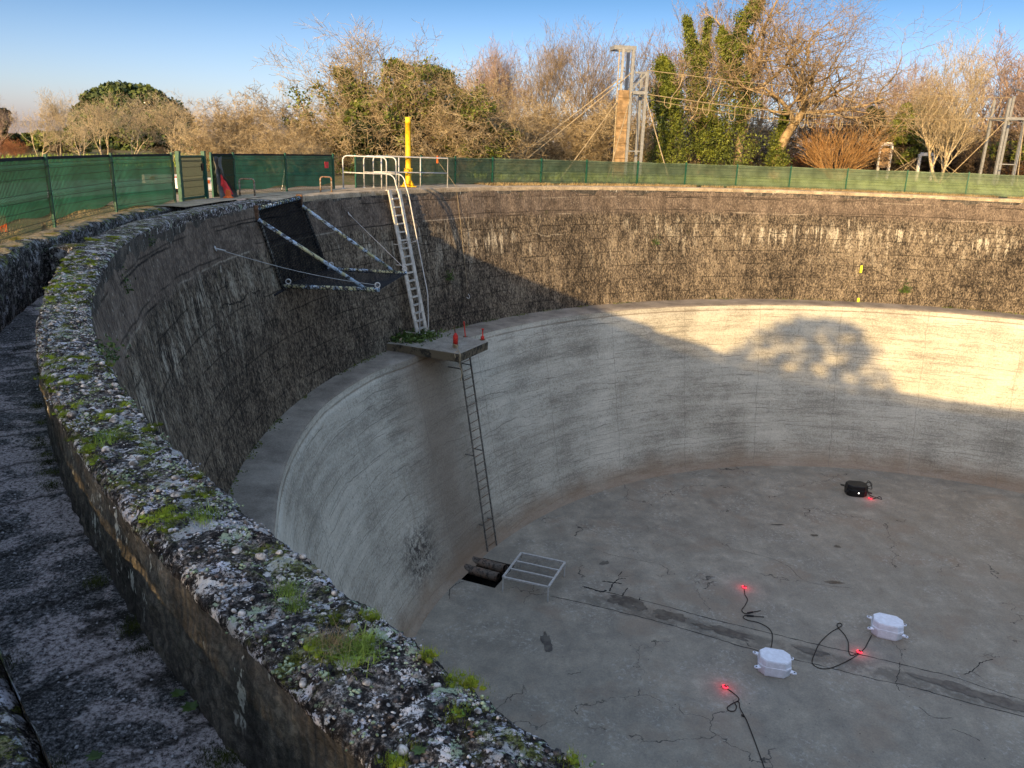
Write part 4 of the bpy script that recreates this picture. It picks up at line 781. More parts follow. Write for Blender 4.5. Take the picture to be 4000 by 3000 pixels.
def cab(L,lb,r=.013,ends=()):
    P=[gp(u,v,ZF+.02) for u,v in K(L)]; t=thing('black_cable',lb,'cable',P[0],'black cables on the tank floor'); m=MB();m.tube(curve3(P,6),r,6);m.build('cable_sheath',Mt['cable'],t,True)
    for q,q2 in ends:
        a=gp(*K([q])[0],ZF+.03);b=gp(*K([q2])[0],ZF+.03);m=MB();m.tube([a,a.lerp(b,.4)],.03,8);m.tube([a.lerp(b,.4),b],.014,6);m.build('plug',Mt['black'],t)
cab([(408,730),(412,760),(425,785),(412,815),(395,840),(410,857),(435,855),(455,850)],'short black cable from the upper red light to a pair of plugs',ends=[((425,855),(492,843))])
cab([(543,1050),(553,1000),(552,960),(530,930),(480,905),(425,892),(402,878),(415,866),(440,870)],'black cable running from the nearer white box up to the plugs',ends=[((420,868),(510,876))])
cab([(1068,970),(1050,1005),(1030,1040),(985,1078),(920,1115),(850,1142),(795,1140),(760,1112),(775,1060),(800,1010),(850,960),(900,930),(915,918),(905,908),(890,913),(895,930),(930,970),(948,1010),(950,1055),(965,1075),(1003,1060)],'black cable looping from the farther white box to its red light')
cab([(308,1240),(345,1265),(378,1295),(375,1310),(345,1325),(320,1345),(330,1362),(358,1362),(368,1340),(360,1320),(380,1316),(385,1345),(402,1378),(410,1392),(398,1390),(396,1382),(415,1400),(440,1460),(470,1540),(512,1658),(540,1760)],'long black cable trailing from the nearest red light out of view')
cab([(1035,200),(1050,170),(1070,190),(1045,205),(1070,212),(1058,180),(1030,190),(1050,225),(1060,245),(1095,258),(1120,266),(1110,252),(1085,262),(1062,264)],'tangled black cable beside the black box')
# yellow tags on the sunlit wall
for k,(u,v,h_) in enumerate([(3361,1050,.36),(3350,1170,.20)]):
    p=onR(u,v,20.86 if k==0 else 20.72); t=thing('wall_tag',['tall fluorescent yellow tag high on the sunlit dark wall','short fluorescent yellow tag at the foot of the sunlit dark wall'][k],'tag',p,'yellow tags on the wall'); th=ang(p)
    m=MB();m.box(p-Vector((math.cos(R(th)),math.sin(R(th)),0))*.12,(.02,.11,h_),R(th));m.build('tag_plate',Mt['yellowtag'],t,bevel=.004); m=MB(); m.box(p,(.26,.03,.03),R(th)); m.build('fixing',Mt['steel'],t)
p=gp(1568,1337,LT); t=tag(thing('loose_stone','small pale stone on the left corner of the platform','stone',p),None)
m=MB();m.lathe(p,[(.09,0),(.10,.05),(.06,.12),(.02,.15)],7);m.build('stone_body',Mt['coping'],t)
t=tag(thing('plastic_scrap','torn white plastic scrap on the floor below the rusty ladder','litter',gp(1877,2132,ZF)),None)
p=gp(1877,2135,ZF);m=MB();m.add([p+Vector(v) for v in((-.08,-.14,.01),(.0,-.16,.06),(.16,.12,.05),(.10,.16,.01),(.02,.05,.09))],[(0,1,4),(1,2,4),(2,3,4),(3,0,4)]);m.build('scrap_sheet',Mt['white'],t)
# ================================================================ ROPE COURSE BEYOND THE FENCE
def tower_beams(t,base,wx,wy,H,Hp,ax,mat,lean=None,top_left=True):
    ux=Vector((ax.x,ax.y,0)).normalized();uy=Vector((-ux.y,ux.x,0)); P={}
    for i in(0,1):
        for j in(0,1):
            b=base+ux*(i-.5)*wx+uy*(j-.5)*wy; hh=H[i]
            m=MB();m.beam(b,b+Vector((0,0,hh)),.20,.16,(ux.x,ux.y,0));m.build('mast',Mt[mat],t,bevel=.01); P[i,j]=b
    for z in(Hp,):
        m=MB()
        for a,b in(((0,0),(1,0)),((0,1),(1,1)),((0,0),(0,1)),((1,0),(1,1))): m.beam(P[a]+Vector((0,0,z)),P[b]+Vector((0,0,z)),.13,.18)
        m.build('platform_frame',Mt[mat],t)
    m=MB();m.beam(P[0,0]+Vector((0,0,1.6)),P[1,0]+Vector((0,0,1.6)),.07,.07);m.build('cross_bar',Mt[mat],t)
    return P,ux,uy
b1=az(2458,704,50);b1.z=0
t1=thing('rope_course_tower','tall grey steel tower with a timber climbing wall beyond the far fence','tower',b1)
P,ux,uy=tower_beams(t1,b1,.92,1.0,(7.25,6.1),4.9,Vector((.985,.17,0)),'tgrey')
Z=Vector((0,0,1))
for j in(0,1):
    m=MB();m.beam(P[0,j]+Z*5.0,P[1,j]+Z*6.0,.09,.10);m.build('brace',Mt['tgrey'],t1)
m=MB();m.beam(P[1,0]+Z*5.95,P[1,1]+Z*5.95,.08,.10);m.beam(P[1,0]+Z*6.0-ux*.75,P[1,0]+Z*6.0,.08,.10);m.build('top_bar',Mt['tgrey'],t1)
hd=P[0,0]+Z*7.3; m=MB();m.beam(hd+ux*.15,hd-ux*1.1,.12,.22);m.beam(P[0,1]+Z*7.3+ux*.15,P[0,1]+Z*7.3-ux*1.1,.12,.22);m.beam(hd-ux*1.1,P[0,1]+Z*7.3-ux*1.1,.12,.22);m.build('head_frame',Mt['tgrey'],t1)
q=P[0,0]-ux*.62; m=MB();m.beam(q+Z*4.9,q+Z*7.25,.16,.14);m.build('mast',Mt['tgrey'],t1)
cw=MB();a=q-uy*.1-ux*.16;b=P[0,0]-uy*.1-ux*.12
for k in range(13): z0=k*.385;cw.beam(a+Z*(z0+.19),b+Z*(z0+.19),.05,.375)
o=cw.build('climbing_wall',Mt['timber'],t1,bevel=.006)
for k in range(6): m=MB();m.beam(a-uy*.05+Z*(.35+k*.85),b-uy*.05+Z*(.35+k*.85),.06,.05);m.build('toe_rail',Mt['timber'],o)
m=MB();m.tube([hd-ux*.85+Z*.1,q-uy*.2-ux*.2+Z*.1],.035,6);m.build('climbing_rope',Mt['rope'],t1)
b2=az(3886,713,70);b2.z=0
t2=thing('rope_course_tower','more distant grey steel tower at the right edge holding the rope ends','tower',b2)
P2,ux2,uy2=tower_beams(t2,b2,1.35,1.9,(6.1,6.4),4.75,Vector((1,0,0)),'tgrey')
m=MB();m.beam(P2[1,0]-Vector((0,.15,0))+Z*4.85,P2[1,0]-Vector((0,.15,0))+Z*6.25,.24,.05);m.build('white_board',Mt['wpaint'],t2)
m=MB();m.beam(P2[0,0]+Z*6.5+ux2*1.2,P2[1,1]+Z*6.9,.3,.06);m.build('roof_plate',Mt['steel'],t2)
def ropething(name,label,a,b,sag,r,grp=None,cat='rope'):
    t=thing(name,label,cat,a,grp); m=MB();pts=[a.lerp(b,f)-Z*sag*4*f*(1-f) for f in np.linspace(0,1,25)];m.tube(pts,r,5);m.build('rope_strand',Mt['rope'],t);return t,pts
ra=P[1,0]+Z*6.15;rb=P2[0,0]+Z*6.15
_,top_=ropething('overhead_rope','upper of the long ropes strung between the two grey towers',ra,rb,.35,.022,'long ropes between the towers')
_,bot_=ropething('foot_rope','lower front long rope strung between the two grey towers',P[1,0]+Z*4.85,P2[0,0]+Z*4.75,.55,.024,'long ropes between the towers')
_,bak_=ropething('foot_rope','lower rear long rope strung between the two grey towers, behind the front one',P[1,1]+Z*4.75+uy*.4,P2[0,1]+Z*4.65+uy*.6,.85,.02,'long ropes between the towers')
rr_=random.Random(4)
fs=[.085,.15,.175,.25,.29,.345,.40,.425,.455,.475,.525,.535,.60,.66,.745,.765,.79,.82,.85,.875,.90,.925,.95,.975]
for k,f in enumerate(fs):
    i=f*24;i0=int(i);w_=i-i0; a=top_[i0].lerp(top_[min(i0+1,24)],w_); f2=max(0,f-.022-.012*rr_.random()); i=f2*24;i0=int(i);b=bot_[i0].lerp(bot_[min(i0+1,24)],i-i0);c=bak_[i0].lerp(bak_[min(i0+1,24)],i-i0)
    t=thing('hanging_rope_loop','drooping rope loop slung between the long ropes of the course','rope loop',a,'rope loops slung between the long ropes')
    lo=b-Z*(.55+.35*rr_.random()); m=MB();m.tube(curve3([a,a.lerp(b,.5)+ux*.10,b,b.lerp(lo,.7),lo-ux*.12,lo-ux*.3+Z*.08,b-ux*.42-Z*.35,b-ux*.40-Z*.05],4),.018,5);m.build('rope_strand',Mt['rope'],t)
for k,(p,uv,lb) in enumerate([(hd-ux*.6-Z*1.6,(2010,620),'long pale guy rope running from the left tower down to the left'),(P[0,0]+Z*6.,(2045,628),'second guy rope just below the longest one, left of the tower'),(q+Z*4.6,(2245,622),'steep guy rope left of the timber climbing wall'),(P[0,0]+Z*4.9-uy*.2,(2393,626),'near vertical guy rope crossing the timber climbing wall'),(P[1,0]+Z*4.75,(2594,631),'guy rope running down to the right of the left tower')]):
    e=az(*uv,46.5-(1.2 if k==3 else 0)); e.z=max(.7,e.z); e2=e+(e-p)*(e.z/(p.z-e.z)) ; t,_=ropething('guy_rope',lb,p,e2,.05,.028,'guy ropes of the towers','guy rope')
for k,(p,uv,lb) in enumerate([(P2[0,0]+Z*4.6,(3733,663),'guy rope slanting left from the right tower behind the birch'),(P2[1,0]+Z*4.6,(3982,640),'guy rope slanting right from the right tower at the edge'),(P2[1,0]+Z*6.,(4040,560),'highest guy rope going off the right edge')]):
    e=az(*uv,68); e2=e+(e-p)*(max(e.z,.1)/(p.z-e.z)) ; ropething('guy_rope',lb,p,e2,.05,.028,'guy ropes of the towers','guy rope')
for k,(ul,ur,vt,vb,D,lb) in enumerate([(3428,3462,562,692,74,'small white post frame with a plywood panel, left of the birch'),(3584,3632,602,696,74,'lower plain white post frame beside the birch')]):
    a=az(ul-5,vb,D);b=az(ur+2,vb,D);a.z=b.z=0; hh=az((ul+ur)/2,vt,D).z; t=thing('post_frame',lb,'frame',(a+b)/2,'small white frames of the rope course')
    for p in(a,b): m=MB();m.beam(p,p+Z*hh,.24,.18,(1,0,0));m.build('post',Mt['wpaint'],t,bevel=.01)
    m=MB();m.beam(a+Z*hh,b+Z*hh,.2,.26);m.build('head_beam',Mt['wpaint'],t)
    if k==0: m=MB();m.beam(a+Z*1.8-Vector((0,.12,0)),b+Z*1.8-Vector((0,.12,0)),.05,1.55);m.build('panel',Mt['ply'],t)
    m=MB()
    for s,p in((-1,a),(1,b),(-1.5,a),(1.5,b)): m.tube([p+Z*hh*.92,p+Vector((s*2.2,-.4,0))],.028,5)
    m.build('guy_lines',Mt['rope'],t)
# ================================================================ TREES
Mt['bark_pale']=barkmat('pale_ash_bark',(.24,.20,.13),(.58,.49,.34)); Mt['bark_ochre']=barkmat('ochre_twigs',(.15,.11,.06),(.50,.41,.26),1.2)  # pale and ochre bark tones, mottled at random
Mt['bark_brown']=barkmat('brown_bark',(.12,.09,.06),(.36,.28,.18),2.); Mt['bark_purple']=barkmat('mauve_twigs',(.20,.145,.125),(.42,.32,.26),.8)
Mt['bark_oak']=barkmat('oak_bark',(.17,.12,.07),(.42,.32,.19),3.); Mt['bark_red']=barkmat('russet_twigs',(.18,.075,.035),(.38,.18,.09),1.5); Mt['bark_orange']=barkmat('orange_willow_stems',(.30,.16,.06),(.50,.32,.15),1.5); Mt['bark_dark']=barkmat('dark_twigs',(.045,.035,.028),(.15,.11,.075),2.)  # oak, russet, orange and dark bark tones, mottled at random
Mt['ivy']=leafmat('ivy_leaves',(.030,.048,.008),(.16,.19,.028),2.2); Mt['dark_leaf']=leafmat('dark_evergreen_leaves',(.008,.014,.005),(.035,.05,.012)); Mt['pine']=leafmat('pine_needles',(.020,.034,.010),(.10,.135,.035),.35)
Mt['bracken']=leafmat('dead_bracken',(.16,.07,.035),(.36,.18,.10),1.5)
def leaves(C_,size,rg,flat=0):
    C_=np.asarray(C_,float); n=len(C_); a=rg.normal(size=(n,3)); a/=np.linalg.norm(a,axis=1)[:,None]; b=np.cross(a,rg.normal(size=(n,3)));b/=np.linalg.norm(b,axis=1)[:,None]
    if flat: a[:,2]*=.35;b[:,2]*=.35
    s=size*(.6+.8*rg.random((n,1))); a=a*s;b=b*s*.7
    V=np.stack([C_-a,C_-b*.9,C_+a*1.1,C_+b],1).reshape(-1,3); return V,np.arange(4*n).reshape(-1,4)
def vn3(v): l=math.sqrt(v[0]**2+v[1]**2+v[2]**2) or 1;return (v[0]/l,v[1]/l,v[2]/l)
def grow(seed,H,r0,lev,trunk=.35,ratio=.62,ang=(35,65),wig=.16,upb=.10,kids=(5,5,4,4),lean=(0,0),stems=1,spread=.12,bias=(0,0,0),tw=.012,maxseg=9000):
    r=random.Random(seed);S=[]
    def br(p,d,L,rad,l):
        if len(S)>maxseg: return
        n=max(3,int(L/(.5 if l<2 else .35))) if l<lev else 3
        n=min(n,12); k=kids[min(l,len(kids)-1)] if l<lev else 0
        at=sorted(r.uniform(.22 if l else trunk,1.) for _ in range(k)); at=at[:-1]+[1.] if k else []; ai=0; side=r.uniform(0,6.28)
        for i in range(n):
            w_=wig*(1+.5*l)*.6
            d=vn3((d[0]+r.gauss(0,w_)+bias[0],d[1]+r.gauss(0,w_)+bias[1],d[2]+r.gauss(0,w_)*.7+upb+bias[2]))
            p2=(p[0]+d[0]*L/n,p[1]+d[1]*L/n,p[2]+d[2]*L/n); ra=max(tw,rad*(1-i/n*.55)); rb=max(tw*.6,rad*(1-(i+1)/n*.55)); S.append((p,p2,ra,rb,l))
            while ai<len(at) and at[ai]<=(i+1)/n+1e-6:
                ai+=1; side+=2.4+r.uniform(-.6,.6); a_=R(r.uniform(*ang)); 
                ref=(0,0,1) if abs(d[2])<.9 else (1,0,0); x=vn3((d[1]*ref[2]-d[2]*ref[1],d[2]*ref[0]-d[0]*ref[2],d[0]*ref[1]-d[1]*ref[0])); y=(d[1]*x[2]-d[2]*x[1],d[2]*x[0]-d[0]*x[2],d[0]*x[1]-d[1]*x[0])
                cs,sn=math.cos(side)*math.sin(a_),math.sin(side)*math.sin(a_);ca=math.cos(a_)
                nd=vn3(tuple(d[q]*ca+x[q]*cs+y[q]*sn for q in range(3)))
                br(p2,nd,L*ratio*r.uniform(.7,1.15),rb*.68,l+1)
            p=p2
    for s in range(stems):
        a=r.uniform(0,6.28); sp=spread if stems>1 else 0
        br((math.cos(a)*sp*.25,math.sin(a)*sp*.25,-.15),vn3((lean[0]+math.cos(a)*sp*2,lean[1]+math.sin(a)*sp*2,1)),H*r.uniform(.42,.56) if stems==1 else H*r.uniform(.45,.75),r0*(1 if s==0 else r.uniform(.5,.9)),0)
    zs=max(q[1][2] for q in S); return S,zs
def segmesh(S,n):
    A0=np.array([s[0] for s in S]);B0=np.array([s[1] for s in S]);ra=np.array([s[2] for s in S]);rb=np.array([s[3] for s in S])
    d=B0-A0;d/=np.maximum(np.linalg.norm(d,axis=1),1e-6)[:,None];ref=np.where(np.abs(d[:,2:3])<.9,np.array([[0,0,1.]]),np.array([[1.,0,0]]));x=np.cross(d,ref);x/=np.linalg.norm(x,axis=1)[:,None];y=np.cross(d,x)
    t=2*PI*np.arange(n)/n; ring=x[:,None]*np.cos(t)[None,:,None]+y[:,None]*np.sin(t)[None,:,None]
    V=np.concatenate([A0[:,None]+ring*ra[:,None,None],B0[:,None]+ring*rb[:,None,None]],1); m=len(S);b=(np.arange(m)*2*n)[:,None];k=np.arange(n);k2=(k+1)%n
    Q=np.stack([b+k,b+k2,b+n+k2,b+n+k],-1).reshape(-1,4); return V.reshape(-1,3),Q
def meshof(name,V,Q,mat):
    me=bpy.data.meshes.new(name);V=np.asarray(V,np.float32).reshape(-1,3);Q=np.asarray(Q,np.int32)
    me.vertices.add(len(V));me.vertices.foreach_set('co',V.ravel());me.loops.add(Q.size);me.loops.foreach_set('vertex_index',Q.ravel());me.polygons.add(len(Q));me.polygons.foreach_set('loop_start',np.arange(0,Q.size,4,dtype=np.int32));me.update(calc_edges=True)
    me.materials.append(Mt[mat]);return me
PROTO={}
def proto(key,mats,ivy=0,**kw):
    S,zs=grow(**kw); lo=[s for s in S if s[4]<2];hi=[s for s in S if s[4]>=2]
    parts=[('trunk',meshof('trunk',*segmesh(lo,6),mats[0])),('crown',meshof('crown',*segmesh(hi,3),mats[1]))]
    if ivy:
        rg=np.random.default_rng(kw['seed']); C_=[]
        for s in lo:
            if s[1][2]<zs*ivy and s[2]>.03:
                L=math.dist(s[0],s[1]); n=int(L*150); t=rg.random((n,1)); p=np.array(s[0])*(1-t)+np.array(s[1])*t; wd=.14+.30*rg.random()
                C_.append(p+rg.normal(size=(n,3))*wd)
        V,Q=leaves(np.concatenate(C_),.10,rg); parts.append(('ivy',meshof('ivy',V,Q,'ivy')))
    PROTO[key]=(parts,zs)
proto('ash_a',('bark_pale','bark_pale'),seed=11,H=9,r0=.14,lev=4,kids=(6,6,5,4),ang=(28,55),wig=.13,upb=.10,stems=3,spread=.2,tw=.016,maxseg=7500)
proto('ash_b',('bark_pale','bark_pale'),seed=15,H=9,r0=.13,lev=4,kids=(6,6,5,4),ang=(25,60),wig=.16,upb=.08,stems=4,spread=.24,tw=.016,maxseg=7500)
proto('thicket_a',('bark_ochre','bark_ochre'),seed=21,H=6,r0=.07,lev=4,kids=(8,7,6,5),ang=(35,80),wig=.26,upb=.02,stems=7,spread=.3,trunk=.1,tw=.013,maxseg=15000)
proto('thicket_b',('bark_ochre','bark_ochre'),seed=22,H=6,r0=.07,lev=4,kids=(8,7,6,5),ang=(35,85),wig=.3,upb=-.01,stems=8,spread=.35,trunk=.1,tw=.013,maxseg=15000)
proto('thorn',('bark_brown','bark_ochre'),ivy=.62,seed=31,H=9,r0=.20,lev=4,kids=(8,7,6,5),ang=(30,62),wig=.14,upb=.07,stems=4,spread=.22,trunk=.2,tw=.012,bias=(-.03,0,0),maxseg=14000)
proto('thorn_b',('bark_brown','bark_ochre'),ivy=.72,seed=35,H=8,r0=.2,lev=4,kids=(9,7,6,5),ang=(35,75),wig=.2,upb=.03,stems=5,spread=.28,trunk=.2,tw=.012,maxseg=14000)
proto('mauve_a',('bark_purple','bark_purple'),seed=41,H=11,r0=.16,lev=4,kids=(7,6,6,5),ang=(22,48),wig=.12,upb=.13,stems=2,spread=.1,trunk=.2,tw=.016,maxseg=11000)
proto('mauve_b',('bark_purple','bark_purple'),seed=43,H=11,r0=.18,lev=4,kids=(8,6,6,5),ang=(25,55),wig=.15,upb=.10,stems=3,spread=.14,trunk=.2,tw=.016,maxseg=11000)
proto('sky_tree',('bark_brown','bark_brown'),seed=51,H=11,r0=.17,lev=4,kids=(8,7,5,4),ang=(20,50),wig=.13,upb=.13,stems=4,spread=.2,trunk=.2,tw=.012,maxseg=12000)
proto('oak',('bark_oak','bark_oak'),seed=64,H=15,r0=.60,lev=5,kids=(7,6,5,4,4),ang=(32,66),wig=.15,upb=.035,trunk=.5,ratio=.76,tw=.011,bias=(.012,0,0),maxseg=15000)
proto('birch',('bark_pale','bark_pale'),seed=73,H=12,r0=.22,lev=4,kids=(9,8,6,5),ang=(18,38),wig=.08,upb=.13,stems=4,spread=.25,trunk=.2,tw=.017,maxseg=24000)
proto('column_a',('bark_brown','bark_brown'),ivy=.80,seed=81,H=12,r0=.2,lev=4,kids=(9,5,5,4),ang=(30,70),wig=.07,upb=.16,trunk=.3,ratio=.42,tw=.012,maxseg=8000)
proto('column_b',('bark_brown','bark_brown'),ivy=.75,seed=85,H=12,r0=.22,lev=4,kids=(9,5,5,4),ang=(25,60),wig=.07,upb=.17,stems=2,spread=.09,trunk=.3,ratio=.46,tw=.012,maxseg=9000)
proto('willow',('bark_orange','bark_orange'),seed=91,H=5,r0=.035,lev=2,kids=(5,4),ang=(12,30),wig=.06,upb=.05,stems=46,spread=.42,trunk=.2,tw=.013,maxseg=4000)
proto('russet',('bark_red','bark_red'),seed=95,H=5,r0=.04,lev=3,kids=(7,6,5),ang=(20,50),wig=.12,upb=.1,stems=12,spread=.35,trunk=.1,tw=.015,maxseg=7000)
proto('dark_scrub',('bark_dark','bark_dark'),seed=97,H=5,r0=.06,lev=4,kids=(7,7,6,5),ang=(35,80),wig=.28,upb=.02,stems=9,spread=.4,trunk=.1,tw=.016,maxseg=11000)
def place(key,name,label,cat,u,vtop,D,wsc=1.,rot=None,grp=None,mat=None):
    parts,zs=PROTO[key]; p=az(u,700,D); p.z=0; H=az(u,vtop,D).z; s=H/zs; t=thing(name,label,cat,p,grp); t.scale=(s*wsc,s*wsc,s); t.rotation_euler=(0,0,rnd.uniform(0,6.28) if rot is None else rot)
    for nm,me in parts:
        o=bpy.data.objects.new(nm,me);col.objects.link(o);o.parent=t
    return t
X=1.8083
def PT(key,name,label,x,ytop,D,w_=1.,rot=None,cat='tree',grp='bare trees behind the fence'): return place(key,name,label,cat,x*X,ytop*X,D,w_,rot,grp)
# left group
PT('mauve_a','bare_tree','faint mauve twiggy tree at the far left edge above the russet shrub',8,196,62)
PT('russet','russet_shrub','russet leafless shrub at the left edge above the green fence',14,290,52,1.5,cat='shrub',grp='shrubs behind the fence')
PT('russet','russet_shrub','smaller russet shrub to the right of the one at the left edge',48,300,55,1.3,cat='shrub',grp='shrubs behind the fence')
PT('ash_b','bare_tree','slim pale sapling with drooping tips, first right of the dark conifer at far left',95,190,52,.75)
PT('ash_a','bare_tree','slim pale sapling with an upright top, second right of the dark conifer at far left',135,185,52,.7)
PT('ash_b','bare_tree','slim pale-stemmed tree leaning left of the dark pine crown',178,212,50,1.,2.)
PT('ash_a','bare_tree','spreading pale bare tree in front of the left part of the pine',232,192,56,1.25,.5)
PT('ash_b','bare_tree','spreading pale bare tree in front of the middle of the pine',290,196,56,1.25,1.1)
PT('ash_a','bare_tree','spreading pale bare tree in front of the right part of the pine',382,190,56,1.3,3.)
PT('ash_b','bare_tree','low pale bare tree between the pine and the ochre thicket',425,240,54,1.1,4.)
for i,(x,y,w_,k,lb) in enumerate([(478,214,1.0,'thicket_a','pale ochre thicket bush, leftmost, at the right edge of the pine'),(535,196,1.05,'thicket_b','pale ochre thicket bush, second from the pine'),(585,172,.9,'thicket_a','tall ochre thicket bush with twigs against the sky'),(630,215,1.,'thicket_b','ochre thicket bush under the left side of the big bare thorn tree'),(690,245,1.2,'thicket_a','ochre thicket bush below the big bare thorn tree'),(505,262,1.1,'thicket_b','low ochre bush right above the gate'),(600,262,1.2,'thicket_a','low ochre bush above the short fence run'),(655,290,1.2,'thicket_b','low ochre bush left of the ladder guard rail')]):
    PT(k,'ochre_thicket',lb,x,y,44+(i%3)*2-(5 if i>4 else 0),w_,i*1.3,'shrub','ochre thicket bushes')
PT('thorn','ivied_tree','big bare thorn tree with ivy on its limbs, left of the yellow post',735,18,47,1.25,.4)
PT('thorn','ivied_tree','bare ivy-wrapped tree between the big thorn tree and the yellow post',795,70,46,1.0,2.6)
PT('thorn_b','ivied_tree','dense tangled tree smothered in ivy, right behind the yellow post',905,45,45,.95,1.3)
PT('thorn_b','ivied_tree','rounded ivy-covered tree right of the yellow post',955,105,44,1.15,3.3)
PT('thicket_b','ochre_thicket','arching yellowish bush drooping right of the yellow post',985,190,43,1.1,.7,'shrub','ochre thicket bushes')
PT('thicket_a','ochre_thicket','yellowish bush under the ivied trees left of the yellow post',840,200,43,1.,2.7,'shrub','ochre thicket bushes')
for i,(x,y,D,k,w_,lb) in enumerate([(1020,85,70,'mauve_a',.75,'mauve bare tree just right of the ivied mass'),(1062,70,72,'mauve_b',.75,'mauve bare tree, second right of the ivied mass'),(1105,90,72,'mauve_a',.8,'mauve bare tree left of the tall twiggy ones'),
 (1160,30,60,'sky_tree',.95,'tall twiggy tree with upright tips, left one of a pair left of the tower'),(1235,28,60,'sky_tree',1.0,'tall twiggy tree with upright tips, right one of a pair left of the tower'),(1300,110,66,'mauve_b',.9,'mauve bare tree directly left of the grey tower head'),
 (1395,40,64,'sky_tree',.85,'fine-twigged bare tree above the right side of the grey tower'),(1455,30,66,'mauve_b',.8,'tall mauve bare tree behind the first ivy column'),(1530,-60,66,'sky_tree',.7,'tall bare tree behind the forked ivy trunks'),(1610,20,76,'mauve_a',.9,'mauve bare tree behind the widest ivy column'),
 (1760,110,82,'mauve_b',1.1,'distant mauve tree under the big oak limbs'),(1850,140,82,'mauve_a',1.2,'distant mauve tree between the oak and the birch'),(1935,160,84,'mauve_b',1.2,'distant mauve tree left of the birch crown'),(1985,100,84,'mauve_a',1.,'distant mauve tree behind the left side of the birch'),
 (2120,55,80,'mauve_b',1.2,'tall mauve tree behind the right side of the birch'),(2190,45,80,'mauve_a',1.2,'tall mauve tree at the right edge behind the steel tower'),(2245,110,78,'mauve_b',1.1,'mauve tree half cut by the right edge')]):
    PT(k,'bare_tree',lb,x,y,D,w_)
for i,(x,y,D,lb) in enumerate([(1070,205,58,'brown bramble scrub right of the dark evergreen shrub'),(1130,200,57,'brown scrub under the left tall twiggy tree'),(1190,195,57,'brown scrub under the pair of tall twiggy trees'),(1255,205,57,'brown scrub left of the timber climbing wall'),(1310,190,58,'brown scrub directly behind the timber climbing wall'),(1400,240,58,'brown scrub between the tower and the first ivy column'),(1470,210,60,'brown scrub between the ivy columns'),(1640,190,76,'brown scrub left of the oak trunk'),(1730,245,78,'dark scrub right of the oak trunk'),(1840,205,80,'brown scrub behind the orange willow'),(1990,215,82,'brown scrub left of the birch trunks'),(2080,220,82,'brown scrub right of the birch trunks'),(2160,215,82,'brown scrub behind the right tower'),(2225,230,80,'brown scrub at the right edge')]):
    PT('thicket_b' if i%2 else 'thicket_a','brown_scrub',lb,x,y,D,1.15,i*.9,'shrub','brown scrub along the wood edge')
for i in range(26):
    x=-20+i*90; PT('dark_scrub','dark_undergrowth','dark leafless undergrowth at the foot of the wood',x,285-(i%3)*22 if x>900 else 318-(i%3)*5,80 if x>900 else 70,1.9,i*1.1,'undergrowth','dark undergrowth at the foot of the wood')
def ivied(label,x,ytop,D,paths,n,seed,grp,w_=.8,key='column_a',name='ivy_clad_tree',dd=-.6):
    t=PT(key,name,label,x,ytop,D,w_,seed*1.,'tree',grp); rg=np.random.default_rng(seed); C_=[]
    for o in list(t.children):
        if o.name.startswith('ivy'): bpy.data.objects.remove(o)
    tot=sum(len(p) for p in paths)
    for p in paths:
        P3=[az(a*X,b*X,D+dd) for a,b,_ in p]; W=[c*X/F*D/2 for _,_,c in p]
        for i in range(len(p)-1):
            k=int(n/tot*2.0); f=rg.random((k,1)); c=np.array(P3[i])*(1-f)+np.array(P3[i+1])*f; w1=W[i]*(1-f)+W[i+1]*f
            a=rg.random((k,1))*6.283; cl=.30+1.5*np.clip(vn(np.concatenate([np.cos(a)*1.1+seed,np.sin(a)*1.1,c[:,2:3]*1.5],1),seed)[:,None]-.2,0,1); r_=w1*cl*(.45+.55*rg.random((k,1))**.7)*np.where(rg.random((k,1))<.12,1.45,1.)
            C_.append(c+np.concatenate([np.cos(a)*r_,np.sin(a)*r_,rg.normal(size=(k,1))*.10],1))
    V,Q=leaves(np.concatenate(C_),.062,rg); Mi=Matrix.LocRotScale(t.location,t.rotation_euler.to_quaternion(),t.scale).inverted(); V=np.c_[V,np.ones(len(V))]@np.array(Mi).T
    o=bpy.data.objects.new('ivy',meshof('ivy',V[:,:3],Q,'ivy'));col.objects.link(o);o.parent=t; return t
GI='ivy-wrapped trees'
ivied('narrow tree trunk wrapped in ivy, leftmost ivy column right of the grey tower',1437,95,56,[[(1440,360,70),(1445,290,95),(1440,235,80),(1438,190,42),(1434,150,34),(1431,125,12)]],10000,81,GI)
ivied('forked trunk with ivy on both arms, middle ivy column',1508,-20,58,[[(1508,330,40),(1508,220,44),(1510,150,40),(1505,110,34),(1492,70,24),(1483,38,10)],[(1515,140,30),(1528,90,22),(1532,42,12)]],9000,82,GI,.8,'column_b')
ivied('tallest and widest ivy-clad trunk left of the big oak',1590,-60,57,[[(1560,362,100),(1575,300,112),(1590,240,84),(1592,180,64),(1588,130,52),(1600,80,46),(1612,40,40),(1632,10,30),(1645,-15,18)],[(1575,130,40),(1565,90,34),(1560,62,12)],[(1540,340,60),(1545,270,46),(1530,230,16)]],17000,83,GI,1.1)
ivied('ivy-wrapped trunk left of the yellow post, behind the guard rail',770,150,46.5,[[(800,335,80),(785,270,90),(770,220,70),(752,180,62),(738,152,26)],[(840,330,50),(835,270,60),(820,240,20)]],17000,84,GI,dd=.1)
ivied('ivy-smothered rounded trunk right of the yellow post',930,100,44.5,[[(905,335,70),(900,260,70),(880,200,60),(868,150,40),(850,135,14)],[(960,330,120),(975,260,110),(965,200,90),(945,165,70),(925,148,30)],[(1005,320,50),(1010,250,40),(1000,215,16)]],26000,85,GI,.9,'column_b',dd=.4)
